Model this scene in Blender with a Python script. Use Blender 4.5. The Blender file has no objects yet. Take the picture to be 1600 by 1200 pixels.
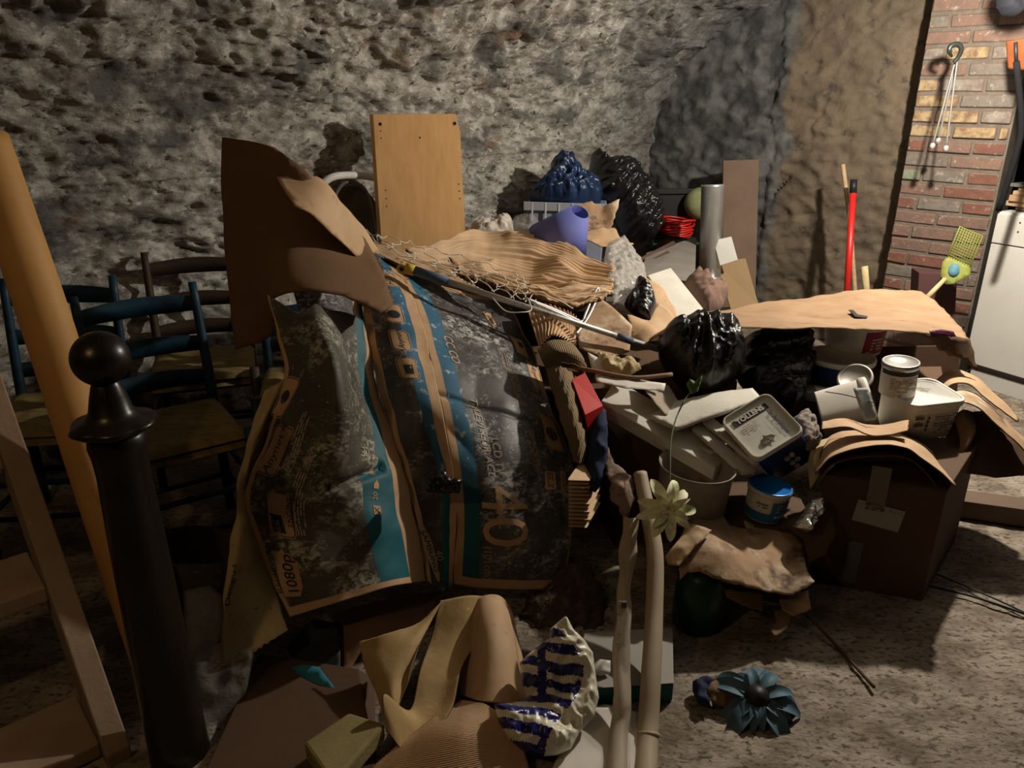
import bpy, bmesh, math, random
import numpy as np
from mathutils import Vector, Matrix, noise
from mathutils.geometry import delaunay_2d_cdt
R = math.radians; V = Vector
random.seed(7)
sc = bpy.context.scene; COL = sc.collection
# ------------------------------------------------------------------ camera, world, lights, exposure
CAM_H = 1.5; PITCH = 21.0; F = 1200.0
cd = bpy.data.cameras.new('camera'); cam = bpy.data.objects.new('camera', cd); COL.objects.link(cam)
cam.location = (0, 0, CAM_H); cam.rotation_euler = (R(90-PITCH), 0, 0)
cd.sensor_width = 36; cd.lens = 36*F/1600; cd.clip_start = .05
sc.camera = cam
w = bpy.data.worlds.new('world'); sc.world = w; w.use_nodes = True
w.node_tree.nodes['Background'].inputs[0].default_value = (.75, .8, 1, 1)
w.node_tree.nodes['Background'].inputs[1].default_value = .004
def light(name, loc, power, col, rad=.04):
    l = bpy.data.lights.new(name, 'POINT'); l.energy = power; l.color = col; l.shadow_soft_size = rad
    o = bpy.data.objects.new(name, l); COL.objects.link(o); o.location = loc; return o
light('ceiling_bulb', (1.78, 3.05, 1.835), 200, (1, .92, .80), .03)
light('stair_bulb', (-1.15, .25, 2.0), 11, (1, .66, .33), .04)
sc.view_settings.view_transform = 'Standard'; sc.view_settings.look = 'None'
sc.view_settings.gamma = 1; sc.view_settings.use_curve_mapping = False
sc.view_settings.exposure = -0.12
# ------------------------------------------------------------------ helpers
SP, CP = math.sin(R(PITCH)), math.cos(R(PITCH))
def ray(px, py):
    a, b = (px-800)/F, -(py-600)/F
    return V((a, CP + b*SP, -SP + b*CP))
def W(px, py, Y):
    d = ray(px, py); return V((0, 0, CAM_H)) + d*(Y/d.y)
def G(px, py, z=0.0):
    d = ray(px, py); return V((0, 0, CAM_H)) + d*((z-CAM_H)/d.z)
def fn(p, s=1, o=3, seed=0.0):
    return noise.fractal(V((p[0]*s+seed*7.3, p[1]*s-seed*3.1, p[2]*s+seed)), 1.0, 2.0, o, noise_basis='PERLIN_ORIGINAL')
def n1(x, y, z=0.0): return noise.noise(V((x, y, z)))
def ridge(x, y, z=0.0): return 1-2*abs(noise.noise(V((x, y, z))))
def tag(o, label=None, cat=None, group=None, kind=None):
    if label: o['label'] = label
    if cat: o['category'] = cat
    if group: o['group'] = group
    if kind: o['kind'] = kind
    return o
def thing(name, label, cat, loc=(0, 0, 0), group=None):
    o = bpy.data.objects.new(name, None); COL.objects.link(o); o.location = loc; o.empty_display_size = .05
    return tag(o, label, cat, group)
def absloc(o):
    m = Matrix.Identity(4)
    while o: m = Matrix.LocRotScale(o.location, o.rotation_euler, o.scale) @ m; o = o.parent
    return m
def mk(name, verts, faces, mats, parent=None, smooth=True, midx=None, uvs=None):
    me = bpy.data.meshes.new(name)
    if parent is not None:
        inv = absloc(parent).inverted(); verts = [inv @ V(v) for v in verts]
    me.from_pydata([tuple(v) for v in verts], [], faces)
    if not isinstance(mats, (list, tuple)): mats = [mats]
    for m in mats: me.materials.append(m)
    if midx is not None: me.polygons.foreach_set('material_index', midx)
    me.polygons.foreach_set('use_smooth', [smooth]*len(me.polygons))
    if uvs is not None:
        ul = me.uv_layers.new(name='UVMap')
        for lp in me.loops: ul.data[lp.index].uv = uvs[lp.vertex_index]
    me.update()
    o = bpy.data.objects.new(name, me); COL.objects.link(o)
    if parent is not None: o.parent = parent
    return o
def mk_bm(name, bm, mats, parent=None, smooth=False):
    bm.verts.index_update()
    vs = [v.co.copy() for v in bm.verts]; fs = [[v.index for v in f.verts] for f in bm.faces]; mi = [f.material_index for f in bm.faces]
    bm.free(); return mk(name, vs, fs, mats, parent, smooth, mi)
# materials
def M(name, col, rough=.8, col2=None, scale=6, thr=(.45, .6), bump=0.0, bscale=40, metal=0, spec=.3, trans=0, alpha=1, col3=None, scale3=30, thr3=(.55, .62), stretch=(1, 1, 1), wave=None, coat=0, detail=6, fleck=None):
    m = bpy.data.materials.new(name); m.use_nodes = True; nt = m.node_tree; N = nt.nodes; L = nt.links
    b = N['Principled BSDF']; b.inputs['Roughness'].default_value = rough; b.inputs['Metallic'].default_value = metal
    b.inputs['Specular IOR Level'].default_value = spec; b.inputs['Base Color'].default_value = (*col, 1)
    b.inputs['Transmission Weight'].default_value = trans; b.inputs['Alpha'].default_value = alpha
    b.inputs['Coat Weight'].default_value = coat; b.inputs['Coat Roughness'].default_value = .15
    tc = N.new('ShaderNodeTexCoord'); mp = N.new('ShaderNodeMapping'); mp.inputs['Scale'].default_value = stretch
    L.new(tc.outputs['Object'], mp.inputs[0])
    def nz(s, d=detail):
        n = N.new('ShaderNodeTexNoise'); n.inputs['Scale'].default_value = s; n.inputs['Detail'].default_value = d; n.inputs['Roughness'].default_value = .62
        L.new(mp.outputs[0], n.inputs['Vector']); return n
    def mixc(fac, a, bcol):
        mx = N.new('ShaderNodeMix'); mx.data_type = 'RGBA'; L.new(fac, mx.inputs[0])
        if a is None: mx.inputs[6].default_value = (*col, 1)
        else: L.new(a, mx.inputs[6])
        mx.inputs[7].default_value = (*bcol, 1); return mx.outputs[2]
    def step(src, lo, hi):
        r = N.new('ShaderNodeMapRange'); L.new(src, r.inputs[0]); r.inputs[1].default_value = lo; r.inputs[2].default_value = hi; return r.outputs[0]
    out = None
    if col2: out = mixc(step(nz(scale).outputs[0], *thr), out, col2)
    if col3: out = mixc(step(nz(scale3).outputs[0], *thr3), out, col3)
    if fleck:
        v = N.new('ShaderNodeTexVoronoi'); v.inputs['Scale'].default_value = fleck[1]; L.new(mp.outputs[0], v.inputs['Vector'])
        out = mixc(step(v.outputs['Distance'], fleck[2], fleck[2]*.6), out, fleck[0])
    if out: L.new(out, b.inputs['Base Color'])
    hs = None
    if bump:
        n = nz(bscale, 8); bp = N.new('ShaderNodeBump'); bp.inputs['Strength'].default_value = bump; bp.inputs['Distance'].default_value = .01
        L.new(n.outputs[0], bp.inputs['Height']); hs = bp.outputs[0]
    if wave:   # (scale, strength) corrugation along UV x, uv in metres
        uvm = N.new('ShaderNodeUVMap'); wv = N.new('ShaderNodeTexWave'); wv.inputs['Scale'].default_value = wave[0]; wv.inputs['Distortion'].default_value = wave[2] if len(wave) > 2 else .2
        wv.inputs['Detail'].default_value = 1; L.new(uvm.outputs[0], wv.inputs['Vector'])
        bp = N.new('ShaderNodeBump'); bp.inputs['Strength'].default_value = wave[1]; bp.inputs['Distance'].default_value = .004
        L.new(wv.outputs['Fac'], bp.inputs['Height'])
        if hs: L.new(hs, bp.inputs['Normal'])
        hs = bp.outputs[0]
    if hs: L.new(hs, b.inputs['Normal'])
    return m
def mould(m, amount, cs, col):
    nt = m.node_tree; N = nt.nodes; L = nt.links; b = N['Principled BSDF']; src = b.inputs['Base Color'].links[0].from_socket
    tc = N.new('ShaderNodeTexCoord'); mp = N.new('ShaderNodeMapping'); mp.inputs['Scale'].default_value = (1, 1, 1.5); mp.inputs['Rotation'].default_value = (.2, .5, .3); L.new(tc.outputs['Object'], mp.inputs[0])
    def st(s, lo, hi, d=10, r=.7):
        n = N.new('ShaderNodeTexNoise'); n.inputs['Scale'].default_value = s; n.inputs['Detail'].default_value = d; n.inputs['Roughness'].default_value = r; n.inputs['Distortion'].default_value = .6; L.new(mp.outputs[0], n.inputs['Vector'])
        q = N.new('ShaderNodeMapRange'); L.new(n.outputs[0], q.inputs[0]); q.inputs[1].default_value = lo; q.inputs[2].default_value = hi; return q.outputs[0]
    def op(o, x, y):
        q = N.new('ShaderNodeMath'); q.operation = o; q.use_clamp = True
        for k, z in enumerate((x, y)):
            if isinstance(z, float): q.inputs[k].default_value = z
            else: L.new(z, q.inputs[k])
        return q.outputs[0]
    f = op('MULTIPLY', st(cs, .50-amount*.5, .62-amount*.3, 4, .5), st(38, .47, .60)); f2 = op('MULTIPLY', st(cs*1.7, .5, .64, 4, .5), st(120, .55, .66)); f = op('ADD', f, f2)
    f = op('ADD', f, op('MULTIPLY', st(70, .66, .70, 3), .8))
    mx = N.new('ShaderNodeMix'); mx.data_type = 'RGBA'; L.new(f, mx.inputs[0]); L.new(src, mx.inputs[6]); mx.inputs[7].default_value = (*col, 1); L.new(mx.outputs[2], b.inputs['Base Color'])
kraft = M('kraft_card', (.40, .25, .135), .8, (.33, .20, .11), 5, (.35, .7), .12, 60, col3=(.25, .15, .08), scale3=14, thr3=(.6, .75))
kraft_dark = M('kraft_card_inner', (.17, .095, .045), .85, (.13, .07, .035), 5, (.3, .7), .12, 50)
kraft_pale = M('kraft_card_pale', (.46, .29, .16), .75, (.52, .36, .22), 6, (.4, .7), .12, 60, col3=(.26, .16, .09), scale3=11, thr3=(.62, .75))
kraft_dirty = M('kraft_card_dirty', (.36, .23, .13), .8, (.55, .44, .31), 9, (.52, .66), .25, 40, col3=(.13, .08, .05), scale3=13, thr3=(.53, .66))
kraft_yellow = M('kraft_card_aged', (.36, .24, .10), .8, (.47, .33, .16), 7, (.4, .65), .15, 50, col3=(.60, .50, .36), scale3=40, thr3=(.66, .72))
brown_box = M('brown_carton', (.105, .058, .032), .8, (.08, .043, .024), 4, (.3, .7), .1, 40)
corr = M('corrugated_card', (.60, .42, .26), .8, (.50, .33, .19), 5, (.35, .7), .1, 60)
corr_w = M('corrugated_card_lined', (.44, .30, .17), .8, (.36, .24, .13), 5, (.4, .7), .1, 60, wave=(60, .9))
corr_grey = M('corrugated_wrap_olive', (.27, .19, .10), .85, (.20, .14, .08), 6, (.4, .7), .15, 60, wave=(48, .9, 1.0))
printd = M('carton_print_black', (.045, .042, .040), .5, (.10, .093, .087), 7, (.42, .62), .12, 35, spec=.35, detail=12)
printl = M('carton_print_left', (.05, .045, .033), .6, (.085, .076, .056), 5, (.42, .66), .12, 35, spec=.3, detail=12)
blue_print = M('carton_print_blue', (.035, .12, .20), .6, (.04, .15, .24), 6, (.4, .7), .1, 40, col3=(.42, .46, .48), scale3=30, thr3=(.58, .66), detail=10)
teal_print = M('carton_print_teal', (.010, .10, .125), .6, (.008, .08, .10), 6, (.4, .7), .1, 40, col3=(.30, .30, .22), scale3=24, thr3=(.68, .74), detail=10)
mould(printd, .07, 4.2, (.52, .50, .47)); mould(printl, .05, 5.0, (.46, .44, .34))
ink = M('printing_ink', (.03, .027, .025), .6)
kraftprint = M('kraft_unprinted', (.50, .32, .18), .75, (.42, .26, .14), 12, (.45, .65), .1, 60, col3=(.18, .12, .07), scale3=34, thr3=(.66, .76))
palep = M('print_pale', (.42, .33, .24), .7)
greyprint = M('print_grey', (.40, .31, .22), .7, (.16, .13, .10), 60, (.52, .62))
cream = M('paper_cream', (.52, .42, .22), .8, (.40, .30, .15), 7, (.45, .6), .1, 30, col3=(.16, .11, .05), scale3=45, thr3=(.64, .70))
white = M('white_paint', (.55, .53, .48), .55, (.50, .475, .43), 4, (.4, .7))
poly = M('polystyrene', (.56, .53, .455), .75, (.49, .455, .38), 10, (.4, .7), .25, 140)
paper = M('white_paper', (.68, .64, .58), .8, (.6, .54, .46), 6, (.4, .7))
paperroll = M('roll_paper', (.40, .32, .22), .6, (.33, .26, .17), 6, (.4, .7), .08, 30)
black_bag = M('black_plastic', (.007, .007, .008), .27, bump=.5, bscale=17, spec=.5, stretch=(1.6, 1.6, .6))
blue_bag = M('navy_plastic', (.010, .030, .085), .32, (.006, .014, .04), 9, (.4, .7), .22, 30, spec=.5)
clear = M('clear_plastic', (.62, .58, .52), .12, bump=1.0, bscale=45, alpha=.15, spec=1.0)
clear2 = M('bubble_film', (.60, .56, .50), .15, bump=1.0, bscale=70, alpha=.5, spec=1.0)
clear_box = M('translucent_tub', (.33, .37, .46), .35, alpha=.72, spec=.5)
dark_wood = M('dark_varnish', (.009, .006, .004), .33, (.016, .010, .006), 7, (.4, .7), .05, 20, spec=.35)
pine = M('pine_beam', (.50, .27, .085), .62, (.38, .19, .055), 3.2, (.4, .65), .15, 14, stretch=(1, 1, .35), col3=(.24, .11, .03), scale3=7, thr3=(.66, .76))
stairw = M('dusty_stair_paint', (.30, .215, .14), .85, (.24, .165, .10), 6, (.4, .7), .3, 45, col3=(.34, .27, .19), scale3=24, thr3=(.66, .75))
treadw = M('worn_tread', (.42, .31, .21), .85, (.30, .21, .14), 5, (.35, .65), .3, 25, col3=(.34, .26, .18), scale3=14, thr3=(.6, .75))
beech = M('beech_laminate', (.78, .46, .20), .5, (.68, .38, .155), 3.0, (.38, .66), .02, 30, stretch=(9, 9, .7))
boardb = M('brown_hardboard', (.16, .105, .07), .8, (.12, .08, .055), 4, (.4, .7), .1, 30)
mdf = M('tan_hardboard', (.30, .20, .10), .8, (.27, .18, .09), 4, (.4, .7), .1, 30)
metal = M('grey_metal', (.55, .55, .53), .35, (.42, .42, .40), 7, (.4, .7), .15, 25, metal=.75)
alu = M('dull_aluminium', (.58, .56, .53), .42, (.30, .28, .25), 24, (.55, .68), metal=.55)
greyp = M('grey_plastic', (.13, .12, .11), .5)
redp = M('red_plastic', (.55, .015, .012), .4, spec=.5)
redb = M('red_box_card', (.50, .014, .010), .55)
blackp = M('black_rubber', (.012, .012, .013), .5)
bluegrip = M('blue_grip', (.06, .09, .15), .6, (.10, .13, .18), 20, (.4, .7))
yellowp = M('yellow_plastic', (.55, .40, .05), .5)
lime = M('lime_plastic', (.22, .24, .04), .55, (.18, .20, .04), 10, (.4, .7))
skyb = M('light_blue_paint', (.09, .22, .27), .6)
shade_b = M('lampshade_blue', (.115, .135, .40), .7, (.135, .155, .43), 5, (.4, .7), .05, 30)
blue_chair = M('chair_blue_paint', (.008, .038, .065), .5, (.005, .015, .026), 9, (.45, .6), .1, 20)
brown_chair = M('chair_brown_wood', (.045, .026, .015), .6, (.03, .018, .01), 6, (.4, .7))
rush = M('rush_seat', (.24, .18, .065), .75, (.11, .08, .03), 12, (.4, .7), .2, 60, stretch=(1, 5, 1))
wicker = M('dark_wicker', (.035, .026, .018), .7, (.09, .075, .055), 60, (.55, .7), .5, 50)
rag_grey = M('grey_rag', (.30, .25, .22), .95, (.20, .16, .14), 16, (.4, .6), .5, 60)
rag_brown = M('brown_cloth', (.17, .10, .075), .9, (.13, .08, .06), 8, (.4, .6), .3, 40)
navy = M('navy_cloth', (.012, .018, .055), .8)
fuzz = M('brown_fibre_matting', (.055, .038, .025), .95, (.10, .075, .05), 30, (.5, .66), .6, 80)
foam = M('olive_foam', (.26, .21, .085), .9, (.22, .17, .07), 9, (.4, .6), .25, 110, fleck=((.05, .04, .02), 45, .05))
plaster_tub = M('tub_white', (.62, .58, .50), .5, (.52, .47, .40), 7, (.42, .7), col3=(.36, .31, .25), scale3=17, thr3=(.64, .74))
tollens_lid = M('tub_lid_cream', (.66, .64, .55), .4, (.56, .53, .45), 9, (.45, .7), spec=.4)
navy_tub = M('tub_navy', (.008, .022, .085), .35, (.006, .016, .06), 6, (.4, .7), spec=.4)
tub_blue = M('tub_lid_blue', (.012, .16, .52), .25, spec=.6)
tub_teal = M('tub_label_blue', (.02, .12, .24), .45)
magenta = M('magenta_label', (.25, .012, .05), .5)
enamel = M('grey_enamel', (.25, .21, .17), .5, (.18, .14, .11), 8, (.45, .65), .1, 20, col3=(.10, .04, .02), scale3=10, thr3=(.62, .72))
green_dk = M('dark_green_glass', (.008, .035, .015), .35)
foil = M('crumpled_foil', (.7, .68, .64), .22, bump=.4, bscale=70, metal=.9)
petal_c = M('petal_cream', (.78, .76, .50), .7, (.50, .52, .26), 30, (.5, .62), .1, 60)
petal_b = M('petal_blue', (.07, .135, .17), .6, (.06, .12, .16), 14, (.4, .7))
stemg = M('stem_green', (.10, .12, .05), .7)
leafg = M('bud_green', (.10, .17, .06), .7)
leafy = M('dry_leaf', (.20, .12, .05), .8, (.12, .07, .03), 20, (.4, .6))
teal_card = M('teal_box_card', (.01, .11, .12), .6)
net_m = M('white_net_cord', (.72, .67, .57), .8)
bagw = M('carrier_bag_white', (.72, .68, .52), .35, bump=.1, bscale=30, spec=.5)
bagb = M('carrier_bag_blue', (.018, .016, .13), .3, bump=.1, bscale=30, spec=.5)
slate = M('grey_slab', (.20, .18, .155), .9, (.16, .14, .12), 8, (.4, .7), .2, 40)
stick = M('bark_stick', (.10, .055, .035), .85, (.07, .04, .03), 12, (.4, .6), .3, 50)
orange = M('orange_board', (.22, .065, .02), .6, (.18, .05, .018), 10, (.4, .6))
woodpale = M('pale_offcut', (.42, .29, .17), .75, (.34, .23, .13), 10, (.4, .6), stretch=(1, 6, 6))
purple = M('purple_ink', (.075, .012, .04), .4)
slot_shade_m = M('slot_shade', (.03, .022, .018), .8)
# ------------------------------------------------------------------ geometry builders
def tris2d(out2, res, jag=0.0, seed=0):
    """densified outline + inner grid -> points, triangles, boundary flags"""
    rnd = random.Random(seed); b = []
    n = len(out2)
    for i in range(n):
        a, c = V(out2[i]), V(out2[(i+1) % n]); k = max(1, int((c-a).length/res)); nn = V((-(c-a).y, (c-a).x)).normalized()
        for j in range(k):
            p = a.lerp(c, j/k)
            if jag and j: p = p + nn*jag*(noise.noise(V((p.x*45, p.y*45, seed)))*1.6 + rnd.uniform(-.25, .25))
            b.append(p)
    nb = len(b); xs = [p.x for p in b]; ys = [p.y for p in b]
    bx = np.array([[p.x, p.y] for p in b]); nx = np.roll(bx, -1, 0)
    gx = np.arange(min(xs)+res*.5, max(xs), res); gy = np.arange(min(ys)+res*.5, max(ys), res*.87)
    pts = []
    for j, y in enumerate(gy):
        for x in gx: pts.append((x + (.5*res if j % 2 else 0) + rnd.uniform(-.12, .12)*res, y + rnd.uniform(-.12, .12)*res))
    if pts:
        P = np.array(pts); cr = np.zeros(len(P), bool); dmin = np.full(len(P), 1e9)
        for (x1, y1), (x2, y2) in zip(bx, nx):
            c = ((y1 > P[:, 1]) != (y2 > P[:, 1])); 
            if y1 != y2: cr ^= c & (P[:, 0] < (x2-x1)*(P[:, 1]-y1)/(y2-y1)+x1)
            d = np.array([x2-x1, y2-y1]); L2 = max(d @ d, 1e-12); t = np.clip(((P-[x1, y1]) @ d)/L2, 0, 1)
            q = np.array([x1, y1])+t[:, None]*d; dmin = np.minimum(dmin, np.hypot(*(P-q).T))
        P = P[cr & (dmin > res*.45)]
    else: P = np.zeros((0, 2))
    allp = [V(p) for p in bx] + [V(p) for p in P]
    r = delaunay_2d_cdt(allp, [(i, (i+1) % nb) for i in range(nb)], [], 1, 1e-6)
    return r[0], r[2], nx, bx
def bdist(pts, bx, nx):
    P = np.array([[p.x, p.y] for p in pts]); dmin = np.full(len(P), 1e9)
    for a, c in zip(bx, nx):
        d = c-a; L2 = max(d @ d, 1e-12); t = np.clip(((P-a) @ d)/L2, 0, 1)
        dmin = np.minimum(dmin, np.hypot(*(P-(a+t[:, None]*d)).T))
    return dmin
def frame(pts):
    c = sum(pts, V())/len(pts); n = V()
    for i in range(len(pts)):
        a, b = pts[i]-c, pts[(i+1) % len(pts)]-c; n += a.cross(b)
    n.normalize()
    if n.dot(V((0, 0, CAM_H))-c) < 0: n = -n
    e1 = V((1, 0, 0)); e1 = (e1-n*e1.dot(n)).normalized() if abs(n.x) < .95 else V((0, 1, 0)).cross(n).normalized()
    return c, e1, n.cross(e1).normalized(), n
def tps(xy, h, q):
    xy = np.array(xy); n = len(xy); h = np.array(h)
    def U(r): return np.where(r > 1e-9, r*r*np.log(r+1e-12), 0)
    K = U(np.hypot(xy[:, None, 0]-xy[None, :, 0], xy[:, None, 1]-xy[None, :, 1])) + np.eye(n)*1e-5
    P = np.c_[np.ones(n), xy]; A = np.block([[K, P], [P.T, np.zeros((3, 3))]])
    s = np.linalg.lstsq(A, np.r_[h, 0, 0, 0], rcond=None)[0]
    D = U(np.hypot(q[:, None, 0]-xy[None, :, 0], q[:, None, 1]-xy[None, :, 1]))
    r = D @ s[:n] + np.c_[np.ones(len(q)), q] @ s[n:]
    m = max(h.max()-h.min(), 1e-6)
    return np.clip(r, h.min()-.35*m, h.max()+.35*m)
def pp(o, Y=None):
    return [W(p[0], p[1], p[2] if len(p) > 2 else Y) if not isinstance(p, Vector) else p for p in o]
def card(name, outline, mat, Y=None, inner=(), thick=.004, wr=(.004, 9), jag=0.0, res=.016, parent=None, back=None, seed=0, uvrot=0, corrug=None, disp=None):
    o3 = pp(outline, Y); i3 = pp(inner, Y); c, e1, e2, n = frame(o3)
    loc = lambda p: ((p-c).dot(e1), (p-c).dot(e2))
    pts, tri, nx, bx = tris2d([loc(p) for p in o3], res, jag, seed)
    ctl = o3+i3; q = np.array([[p.x, p.y] for p in pts])
    h = tps([loc(p) for p in ctl], [(p-c).dot(n) for p in ctl], q)
    ca, sa = math.cos(R(uvrot)), math.sin(R(uvrot)); top = []; uvs = []
    for k, p in enumerate(pts):
        d = h[k] + wr[0]*(noise.noise(V((p.x*wr[1], p.y*wr[1], seed*3.7)))*1.3 + .5*noise.noise(V((p.x*wr[1]*2.7, p.y*wr[1]*2.7, seed+9))))
        u, v = p.x*ca+p.y*sa, -p.x*sa+p.y*ca
        if corrug: d += corrug[1]*math.sin(2*math.pi*(v/corrug[0] + .6*noise.noise(V((u*4, v*4, seed)))))
        if disp: d += disp(p.x, p.y)
        top.append(c+e1*p.x+e2*p.y+n*d); uvs.append((u, v))
    nt = len(top); tri = [list(t) for t in tri]
    A = [top[t[0]] for t in tri[:1]]
    if tri and (top[tri[0][1]]-top[tri[0][0]]).cross(top[tri[0][2]]-top[tri[0][0]]).dot(n) < 0: tri = [t[::-1] for t in tri]
    ec = {}
    for t in tri:
        for i in range(3): ec[(t[i], t[(i+1) % 3])] = 1
    bot = [p-n*thick for p in top]
    faces = tri + [[i+nt for i in t[::-1]] for t in tri] + [[a, a+nt, b+nt, b] for (a, b) in ec if (b, a) not in ec]
    mi = [0]*len(tri) + [1 if back else 0]*len(tri) + [0]*(len(faces)-2*len(tri))
    return mk(name, top+bot, faces, [mat, back] if back else [mat], parent, True, mi, uvs+uvs)
def puff(name, outline, mat, Y=None, depth=.1, inner=(), wr=(.012, 14), fold=(0, 1, 1, 0), jag=0.0, res=.012, parent=None, seed=0, back=.7, power=.55, mfun=None, round_=.5):
    """a closed bag / cushion / rag: outline seen from the front, inflated to both sides, creased"""
    o3 = pp(outline, Y); i3 = pp(inner, Y); c, e1, e2, n = frame(o3); loc = lambda p: ((p-c).dot(e1), (p-c).dot(e2))
    pts, tri, nx, bx = tris2d([loc(p) for p in o3], res, jag, seed); q = np.array([[p.x, p.y] for p in pts])
    h = tps([loc(p) for p in o3+i3], [(p-c).dot(n) for p in o3+i3], q); ds = bdist(pts, bx, nx); dm = max(ds.max(), 1e-6)*(.5+round_*.5)
    tri = [list(t) for t in tri]; ns = len(pts)
    def orient(t): return (q[t[1]][0]-q[t[0]][0])*(q[t[2]][1]-q[t[0]][1])-(q[t[1]][1]-q[t[0]][1])*(q[t[2]][0]-q[t[0]][0])
    tri = [t if orient(t) > 0 else t[::-1] for t in tri]
    vs = []; bk = {}; fa, fs1, fs2, ang = fold; ca, sa = math.cos(R(ang)), math.sin(R(ang)); uvs = []
    def wrk(p, s):
        x, y = p.x, p.y; u, v = x*ca+y*sa, -x*sa+y*ca
        r = wr[0]*(ridge(x*wr[1], y*wr[1], s) + .5*ridge(x*wr[1]*2.3, y*wr[1]*2.3, s+4) - .6)
        if fa: r += fa*(ridge(u*fs1, v*fs2, s+8)-.3)
        return r
    for k, p in enumerate(pts):
        t = min(ds[k]/dm, 1); prof = (1-(1-t)**2)**power if t > 0 else 0
        vs.append(c+e1*p.x+e2*p.y+n*(h[k]+depth*prof+wrk(p, seed)*min(1, t*4+.05))); uvs.append((p.x, p.y))
    nb = len(vs)
    for k, p in enumerate(pts):
        if ds[k] < 1e-5: bk[k] = k
        else:
            t = min(ds[k]/dm, 1); prof = (1-(1-t)**2)**power
            bk[k] = len(vs); vs.append(c+e1*p.x+e2*p.y+n*(h[k]-depth*back*prof-.003)); uvs.append((p.x, p.y))
    faces = tri+[[bk[i] for i in t[::-1]] for t in tri]
    mi = None
    if mfun: mi = [mfun(*(q[t].mean(0))) for t in tri]+[0]*len(tri)
    o = mk(name, vs, faces, mat, parent, True, mi, uvs); return o
class Surf:
    def __init__(s, rows, amp=.004, sc_=8, seed=0, disp=None):
        s.P = [[p if isinstance(p, Vector) else W(*p) for p in r] for r in rows]; s.amp, s.sc, s.seed, s.disp = amp, sc_, seed, disp
    @staticmethod
    def cr(p, t):
        n = len(p)-1; x = min(max(t, 0), 1)*n; i = min(int(x), n-1); f = x-i
        if t < 0: return p[0]+(p[1]-p[0])*(t*n)
        if t > 1: return p[n]+(p[n]-p[n-1])*((t-1)*n)
        a = p[i-1] if i > 0 else p[0]*2-p[1]; d = p[i+2] if i+2 <= n else p[n]*2-p[n-1]; b, c = p[i], p[i+1]
        return .5*((2*b)+(c-a)*f+(2*a-5*b+4*c-d)*f*f+(3*b-a-3*c+d)*f**3)
    def base(s, u, v): return s.cr([s.cr(r, u) for r in s.P], v)
    def nrm0(s, u, v):
        e = .01; n = (s.base(u+e, v)-s.base(u-e, v)).cross(s.base(u, v-e)-s.base(u, v+e))
        return n.normalized() if n.length > 1e-12 else V((0, -1, 0))
    def at(s, u, v, lift=0):
        p = s.base(u, v); n = s.nrm0(u, v); d = s.amp*(n1(p.x*s.sc, p.y*s.sc+p.z*s.sc, s.seed)*1.5+.4*n1(p.x*s.sc*3, p.z*s.sc*3, s.seed+5))
        if s.disp: d += s.disp(u, v)
        return p+n*(d+lift)
    def find(s, px, py):
        best = (1e9, .5, .5)
        g = [i/24 for i in range(25)]
        def err(u, v):
            p = s.base(u, v)-V((0, 0, CAM_H)); dd = p.y*CP-p.z*SP; return abs(p.x/dd*F+800-px)+abs(600-(p.y*SP+p.z*CP)/dd*F-py)
        for u in g:
            for v in g:
                e = err(u, v)
                if e < best[0]: best = (e, u, v)
        st = .03
        for _ in range(40):
            _, bu, bv = best; imp = False
            for du, dv in ((st, 0), (-st, 0), (0, st), (0, -st)):
                e = err(bu+du, bv+dv)
                if e < best[0]: best = (e, bu+du, bv+dv); imp = True
            if not imp: st *= .6
        return best[1], best[2]
    def mapper(s, px, py, ang=0, lift=.0015):
        u0, v0 = s.find(px, py); Lu = (s.base(u0+.02, v0)-s.base(u0-.02, v0)).length/.04; Lv = (s.base(u0, v0+.02)-s.base(u0, v0-.02)).length/.04
        c, sn = math.cos(R(ang)), math.sin(R(ang))
        return lambda x, y: s.at(u0+(x*c-y*sn)/Lu, v0-(x*sn+y*c)/Lv, lift)
def sheet(name, sf, mats, nu=30, nv=60, ub=(), vb=(), paint=None, thick=.004, parent=None, jag=0, uvscale=(1, 1)):
    us = sorted(set([round(i/nu, 4) for i in range(nu+1)]+list(ub))); vs_ = sorted(set([round(i/nv, 4) for i in range(nv+1)]+list(vb)))
    if not isinstance(mats, (list, tuple)): mats = [mats]
    nuu, nvv = len(us), len(vs_); top = []; bot = []; uvs = []
    for v in vs_:
        for u in us:
            uu, vv = u, v
            if jag: 
                if v in (0, 1): vv += jag*n1(u*23, v*9, sf.seed)*(1 if v else 1)
                if u in (0, 1): uu += jag*n1(v*23, u*9, sf.seed+3)
            top.append(sf.at(uu, vv)); bot.append(sf.at(uu, vv, -thick)); uvs.append((u*uvscale[0], v*uvscale[1]))
    N = len(top); F_ = []; mi = []; I = lambda i, j: j*nuu+i
    for j in range(nvv-1):
        for i in range(nuu-1):
            F_.append([I(i, j), I(i, j+1), I(i+1, j+1), I(i+1, j)]); mi.append(paint((us[i]+us[i+1])/2, (vs_[j]+vs_[j+1])/2) if paint else 0)
            F_.append([N+I(i, j), N+I(i+1, j), N+I(i+1, j+1), N+I(i, j+1)]); mi.append(len(mats)-1)
    bd = [I(i, 0) for i in range(nuu)]+[I(nuu-1, j) for j in range(1, nvv)]+[I(i, nvv-1) for i in range(nuu-2, -1, -1)]+[I(0, j) for j in range(nvv-2, 0, -1)]
    for a, b in zip(bd, bd[1:]+bd[:1]): F_.append([a, b, N+b, N+a]); mi.append(len(mats)-1)
    return mk(name, top+bot, F_, mats, parent, True, mi, uvs+uvs)
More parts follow.
